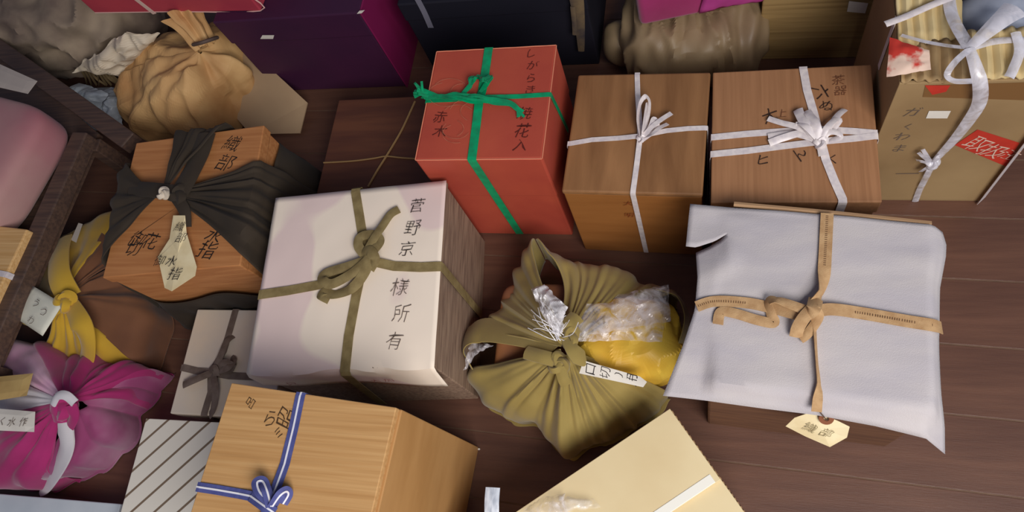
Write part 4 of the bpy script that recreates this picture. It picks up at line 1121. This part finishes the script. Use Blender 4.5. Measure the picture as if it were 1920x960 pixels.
# ================================================================== upper left: crumpled paper and cloth
pk = at(388, 72, .20); pcn = at(350, 165, .08)
PP = thing('brown_paper_bundle', 'crumpled golden-brown paper bundle gathered and tied at its neck', 'bundle', (pcn.x, pcn.y, 0))
BRP = mat('crumpled_brown_paper', rgb(220, 178, 120), rgb(176, 124, 74), .7, 8, bump=.2, bscale=60, lo=.3, hi=.7)
PO = [(300, 80, .09), (262, 120, .07), (246, 170, .06), (255, 225, .05), (280, 250, .04), (340, 245, .04), (410, 240, .04), (440, 190, .05), (455, 130, .07), (450, 95, .09), (420, 75, .1), (360, 60, .1)]
pkc = at(378, 100, .18)
RP = Outline(Vector((pkc.x, pkc.y, 0)), [at(*p) for p in PO])
mesh('paper_body', *drape(pkc, -math.pi, math.pi, -math.pi, math.pi, RP, zk=.19, ze=.11, rc=.05, smax=.12, flare=-.1, pleats=7, amp=.022, nu=220, ns=60, seed=23, pw=.8, pleat_out=.75, crumple=.007, s0=.004), BRP, PP, smooth=False, solid=.001)
def gathered(p0, p1, r0, r1, folds, seed):
    """paper gathered into a neck that opens from p0 to p1"""
    V = []; F = []; n_ = 60; m_ = 16
    ax = (p1 - p0).normalized(); e1_ = ax.orthogonal().normalized(); e2_ = ax.cross(e1_)
    for j_ in range(m_ + 1):
        t_ = j_ / m_
        for i_ in range(n_):
            a = 2 * math.pi * i_ / n_
            rr = (r0 + (r1 - r0) * t_ ** .8) * (1 + .34 * math.sin(folds * a + seed) * (.5 + t_ * .5) + .15 * math.sin(2.0 * a + 3 * t_))
            q_ = p0.lerp(p1, t_) + e1_ * math.cos(a) * rr + e2_ * math.sin(a) * rr
            V.append(q_ + noise.noise_vector(q_ * 40) * .006 * t_)
    for j_ in range(m_):
        for i_ in range(n_):
            a = j_ * n_ + i_; b = j_ * n_ + (i_ + 1) % n_; F.append([a, b, b + n_, a + n_])
    return V, F
mesh('paper_neck', *gathered(at(386, 88, .185), at(342, 24, .235), .020, .034, 7, 1.0), BRP, PP, smooth=False, solid=.001)
mesh('tie', *join(*[tube([at(362, 84, .212), at(378, 80, .226), at(396, 74, .218), at(408, 70, .20)], .004, 6, 6)]), mat('dark_tie_string', rgb(96, 80, 72)), PP, smooth=True)

tp = [at(428, 55, .12), at(577, 193, .03), at(563, 250, .008), at(470, 252, .008), at(400, 170, .06)]
TB = thing('tan_cardboard_sheet', 'plain tan cardboard sheet leaning behind the crumpled brown paper', 'cardboard', ((tp[2].x + tp[3].x) / 2, tp[3].y, 0))
V = tp; nrm = (tp[1] - tp[0]).cross(tp[2] - tp[0]).normalized()
mesh('panel', [p + nrm * .002 for p in tp] + [p - nrm * .002 for p in tp], [[0, 1, 2, 3, 4], [9, 8, 7, 6, 5]] + [[i, (i + 1) % 5, 5 + (i + 1) % 5, 5 + i][::-1] for i in range(5)], mat('tan_card', rgb(184, 156, 122), rgb(170, 142, 110), .75, 6), TB)

qc = at(150, 85, .09)
QB = thing('grey_cloth_bundle', 'grey-brown crumpled cloth bundle behind the rack at the upper left', 'bundle', (qc.x, qc.y, 0))
mesh('cloth', *lump((qc.x - .06, qc.y + .08, .12), .26, .13, .12, 160, 70, 3.0, .030, 17, 5, yaw=-.1, ridged=.85), mat('grey_brown_cloth', rgb(164, 146, 124), rgb(112, 96, 86), .85, 9, bump=.2, bscale=500), QB, smooth=True)
mesh('white_crumpled_paper', *patch(at(140, 128, .13), at(228, 142, .10), at(302, 58, .20), at(240, 56, .23), 50, 40, .025, .016, 22, 6, .006), mat('crumpled_white_paper', rgb(222, 208, 184), rgb(200, 184, 160), .75, 14, bump=.2, bscale=90), QB, solid=.0008)
mesh('dry_straw', *join(*[band([at(150 + 6 * k, 128, .10), at(160 + 6 * k, 145, .06), at(172 + 6 * k + random.uniform(-12, 12), 160, .02)], .006, .0006, n=4) for k in range(10)]), mat('straw', rgb(150, 128, 92)), QB)

rc_ = at(180, 195, .04)
RB = thing('crumpled_white_plastic', 'crumpled bluish white plastic beside the dark rail', 'plastic', (rc_.x, rc_.y, 0))
mesh('sheet', *join(patch(at(122, 172, .06), at(180, 218, .04), at(206, 176, .08), at(150, 155, .08), 30, 24, .03, .010, 34, 3, .004), patch(at(178, 225, .02), at(228, 238, .01), at(236, 180, .05), at(208, 180, .06), 26, 24, .02, .014, 40, 8, .004)), mat('bluewhite_plastic', rgb(206, 216, 220), rgb(176, 184, 196), .35, 14, spec=.6), RB, solid=.0008)
mesh('base_fold', *lump((rc_.x, rc_.y, .02), .07, .06, .022, 24, 12, 2.5, .006, 40, 2), mat('bluewhite_plastic', rgb(206, 216, 220)), RB)

# ================================================================== top row
fN = Frame(-0.855, 1.045, 0.40, 0.24, 0.25, -1.8)
nb = at(677, 23, .25); fN = Frame(nb.x - .17, nb.y + .125, .34, .24, .25, -2.0)
Nn = thing('purple_box', 'dark purple box with magenta light painted on its right side and small white marks', 'box', fN.c)
PUR = mat('dark_purple_paper', rgb(62, 30, 58), rgb(72, 32, 62), .5, 6)
blockobj('body', fN, (-.167, .167, -.117, .117, 0, .248), PUR, Nn, .003)
blockobj('lid', fN, (-.17, .17, -.12, .12, .18, .25), PUR, Nn, .003)
blockobj('side_panel', fN, (.1695, .173, -.1195, .119, 0.0, .25), mat('magenta_lit_side', rgb(130, 26, 78), rough=.55), Nn, .001)  # thin added panel; its magenta colour stands in for light on the right face
mesh('white_mark', *patch(fN.front(488, 73, .001), fN.front(512, 73, .001), fN.front(514, 66, .001), fN.front(492, 66, .001), 3, 2), WHITEPAPER, Nn)
mesh('white_mark', *patch(fN.front(669, 26, .001), fN.front(678, 25, .001), fN.front(684, 19, .001), fN.front(674, 20, .001), 3, 2), WHITEPAPER, Nn)

ob = at(490, 21, .251)
fO = Frame(ob.x - .22, ob.y + .10, .44, .20, .10, 1.0, .251)
oa = at(115, 25, .251); yo = math.degrees(math.atan2(ob.y - oa.y, ob.x - oa.x)); fO.yaw = math.radians(yo)
fO = Frame(ob.x - .22 * math.cos(fO.yaw) - .10 * math.sin(fO.yaw), ob.y - .22 * math.sin(fO.yaw) + .10 * math.cos(fO.yaw), .44, .20, .10, yo, .251)
Oo = thing('rose_red_box', 'rose-red box with pale worn edges and a cream band at the top left', 'box', fO.c)
ROSE = mat('rose_red_paper', rgb(196, 72, 84), rgb(178, 62, 78), .5, 8)
blockobj('body', fO, (-.22, .22, -.10, .10, 0, .10), ROSE, Oo, .003)
mesh('worn_edge', *tube([fO.P(-.218, -.0995, .0008), fO.P(0, -.0995, .0012), fO.P(.218, -.0995, .0008), fO.P(.2195, -.0985, .05), fO.P(.2195, -.0985, .099)], .0014, 4, 5), mat('worn_rose_edge', rgb(226, 180, 170)), Oo)
mesh('cream_band', *band([fO.front(290, 26, .001), fO.front(272, 12, .001), fO.front(250, -5, .001)], .012, .0006, ups=[-fO.uy] * 3), mat('cream_band', rgb(222, 190, 176)), Oo)
# dark brown box with thin string, behind the red box
fM = Frame(-0.635, 0.700, 0.245, 0.255, 0.10, -1.0)
Mm = thing('dark_brown_box', 'low dark brown wooden box tied with thin pale string behind the red box', 'box', fM.c)
DBR = mat('dark_brown_box_wood', rgb(112, 70, 50), rgb(92, 56, 44), .5, 5, (1, 9, 9), .06, 60)
blockobj('body', fM, (-.1205, .1205, -.1255, .1255, 0, .088), DBR, Mm, .002)
blockobj('lid', fM, (-.1225, .1225, -.1275, .1275, .088, .10), DBR, Mm, .002)
STRG = mat('thin_straw_string', rgb(176, 140, 92), rough=.8)
tm = lambda px, py, l=.002: fM.T(px, py, l)
lm = lambda p: fM.L(p)
g = [tube([tm(778, 190, .001), tm(755, 240), tm(738, 270), tm(724, 293, .004), tm(707, 320), tm(690, 350)], .0022, 6, 6), tube([fM.P(-.122, lm(tm(600, 305)).y, .1015), tm(660, 302), tm(700, 297), tm(724, 293, .004), tm(755, 296), fM.P(.12, lm(tm(790, 300)).y, .1015)], .0017, 6, 6)]
mesh('string', *join(*g), STRG, Mm, smooth=True)

# navy box at the back, middle
fY = Frame(-0.40, 1.075, 0.38, 0.24, 0.22, -2.0)
Yy = thing('navy_box', 'very dark navy box at the back with a grey tape strip', 'box', fY.c)
NAV = mat('navy_paper', rgb(22, 22, 34), rgb(26, 24, 36), .7, 6)
blockobj('body', fY, (-.188, .188, -.118, .118, 0, .215), NAV, Yy, .003)
blockobj('lid', fY, (-.19, .19, -.12, .12, .17, .22), NAV, Yy, .003)
mesh('grey_tape', *band([fY.front(808, 52, .001), fY.front(795, 22, .001), fY.front(778, -10, .001)], .012, .0006, ups=[-fY.uy] * 3), mat('grey_tape', rgb(120, 118, 132)), Yy)
gp = at(1082, 92, .05)
GS = thing('gold_brocade_strip', 'narrow golden cloth strip hanging in the dark gap at the top', 'cloth', (gp.x, gp.y - .012, 0))
gz = lambda px, py: fY.front(px, py, .012)
mesh('strip', *join(band([gz(1090, 96), gz(1088, 60), gz(1084, 20), gz(1078, -20)], .030, .0015, ups=[-fY.uy] * 4, cup=.12, wprof=lambda t_: .4 + .6 * t_), band([gz(1078, 62) + Vector((0, -.004, 0)), gz(1077, 40) + Vector((0, -.004, 0)), gz(1074, 10) + Vector((0, -.004, 0))], .009, .002, ups=[-fY.uy] * 3, cup=.2)), mat('gold_cloth', rgb(122, 102, 74), rgb(64, 56, 58), .8, 22), GS, smooth=True)

# beige cloth bundle, magenta parcel above it
wc = at(1290, 85, .07)
Wb = thing('beige_satin_bundle', 'beige satin cloth bundle with soft folds under the magenta parcel', 'bundle', (wc.x, wc.y, 0))
SAT = mat('beige_satin', rgb(160, 138, 104), rgb(132, 110, 84), .5, 7, bump=.1, bscale=500, spec=.5)
mesh('cloth', *lump((wc.x + .01, wc.y + .03, .075), .135, .10, .075, 130, 60, 3.2, .012, 20, 4, ridged=.85, aniso=(2.4, .8, .8)), SAT, Wb, smooth=True)
mesh('cloth_tail', *join(lump(at(1172, 80, .05), .045, .04, .04, 30, 18, 2.4, .008, 26, 6), band([at(1215, 60, .14), at(1195, 90, .10), at(1188, 118, .05), at(1186, 132, .02)], .035, .002, cup=.3, wprof=lambda t_: 1 - .6 * t_)), SAT, Wb, smooth=True)
v0 = at(1200, 52, .16); v1 = at(1440, 2, .16)
yv = math.degrees(math.atan2(v1.y - v0.y, v1.x - v0.x))
Lv = (v1 - v0).length
fV = Frame((v0.x + v1.x) / 2 - .10 * math.sin(math.radians(yv)), (v0.y + v1.y) / 2 + .10 * math.cos(math.radians(yv)), Lv, .20, .12, yv, .16)
Vb = thing('magenta_parcel', 'deep magenta cloth parcel stacked on the beige bundle at the top edge', 'parcel', fV.c)
DMAG = mat('deep_magenta_cloth', rgb(150, 26, 86), rgb(176, 46, 112), .75, 7, bump=.1, bscale=600, sheen=.3)
vv, vf = block(fV, -Lv / 2, Lv / 2, -.10, .10, 0, .12, bevel=.012, seg=3)
mesh('parcel_cloth', vv, vf, DMAG, Vb, smooth=True)
mesh('cloth_corner', *patch(fV.front(1310, 22, .002), fV.front(1435, 0, .002), fV.front(1440, -40, .006), fV.front(1330, -40, .006), 14, 8, .008, .004, 30, 2), mat('bright_magenta_cloth', rgb(206, 84, 160), rgb(190, 66, 146), .75, 10), Vb, smooth=True, solid=.0015)

# tan carton behind the tan wooden box
x0 = at(1425, 112, 0); x1 = at(1625, 108, 0)
yx = math.degrees(math.atan2(x1.y - x0.y, x1.x - x0.x)); Lx = (x1 - x0).length
fX = Frame((x0.x + x1.x) / 2, (x0.y + x1.y) / 2 + .11, Lx, .22, .26, yx)
Xb = thing('tan_carton', 'plain tan carton with horizontal grain and a white label at the back', 'box', fX.c)
TCA = mat('tan_grained_card', rgb(172, 142, 92), rgb(146, 118, 74), .7, 5, (1, 1, 40), .08, 40)
blockobj('body', fX, (-Lx / 2, Lx / 2, -.11, .11, 0, .25), TCA, Xb, .003)
blockobj('lid', fX, (-Lx / 2 - .002, Lx / 2 + .002, -.112, .112, .20, .26), TCA, Xb, .003)
mesh('white_label', *patch(fX.front(1588, 22, .0035), fX.front(1622, 25, .0035), fX.front(1628, 6, .0035), fX.front(1592, 2, .0035), 3, 2), WHITEPAPER, Xb)

# ================================================================== bits on the floor
mesh('silver_tape', *band([fI.P(-.10, .092, zI + .001), at(960, 1040, zI + .02), at(926, 990, zI + .03), at(922, 950, zI + .035), at(924, 914, zI + .035)], .021, .0008, cup=.12, ups=[(0, 0, 1)] * 2 + [(.15, -.2, 1)] * 3), mat('silver_plastic', rgb(222, 228, 236), rgb(176, 184, 196), .25, 60, (3, 1, 1), spec=.9), I_, label='shiny silver tape end sticking out')
cr = at(898, 842, .002)
mesh('crumb', *lump((cr.x, cr.y, .0022), .0024, .002, .0022, 10, 6, 2, .0006, 400, 1, zmin=.0005), WHITEPAPER, thing('white_crumb', 'tiny white crumb on the dark floor', 'crumb', (cr.x, cr.y, 0)))
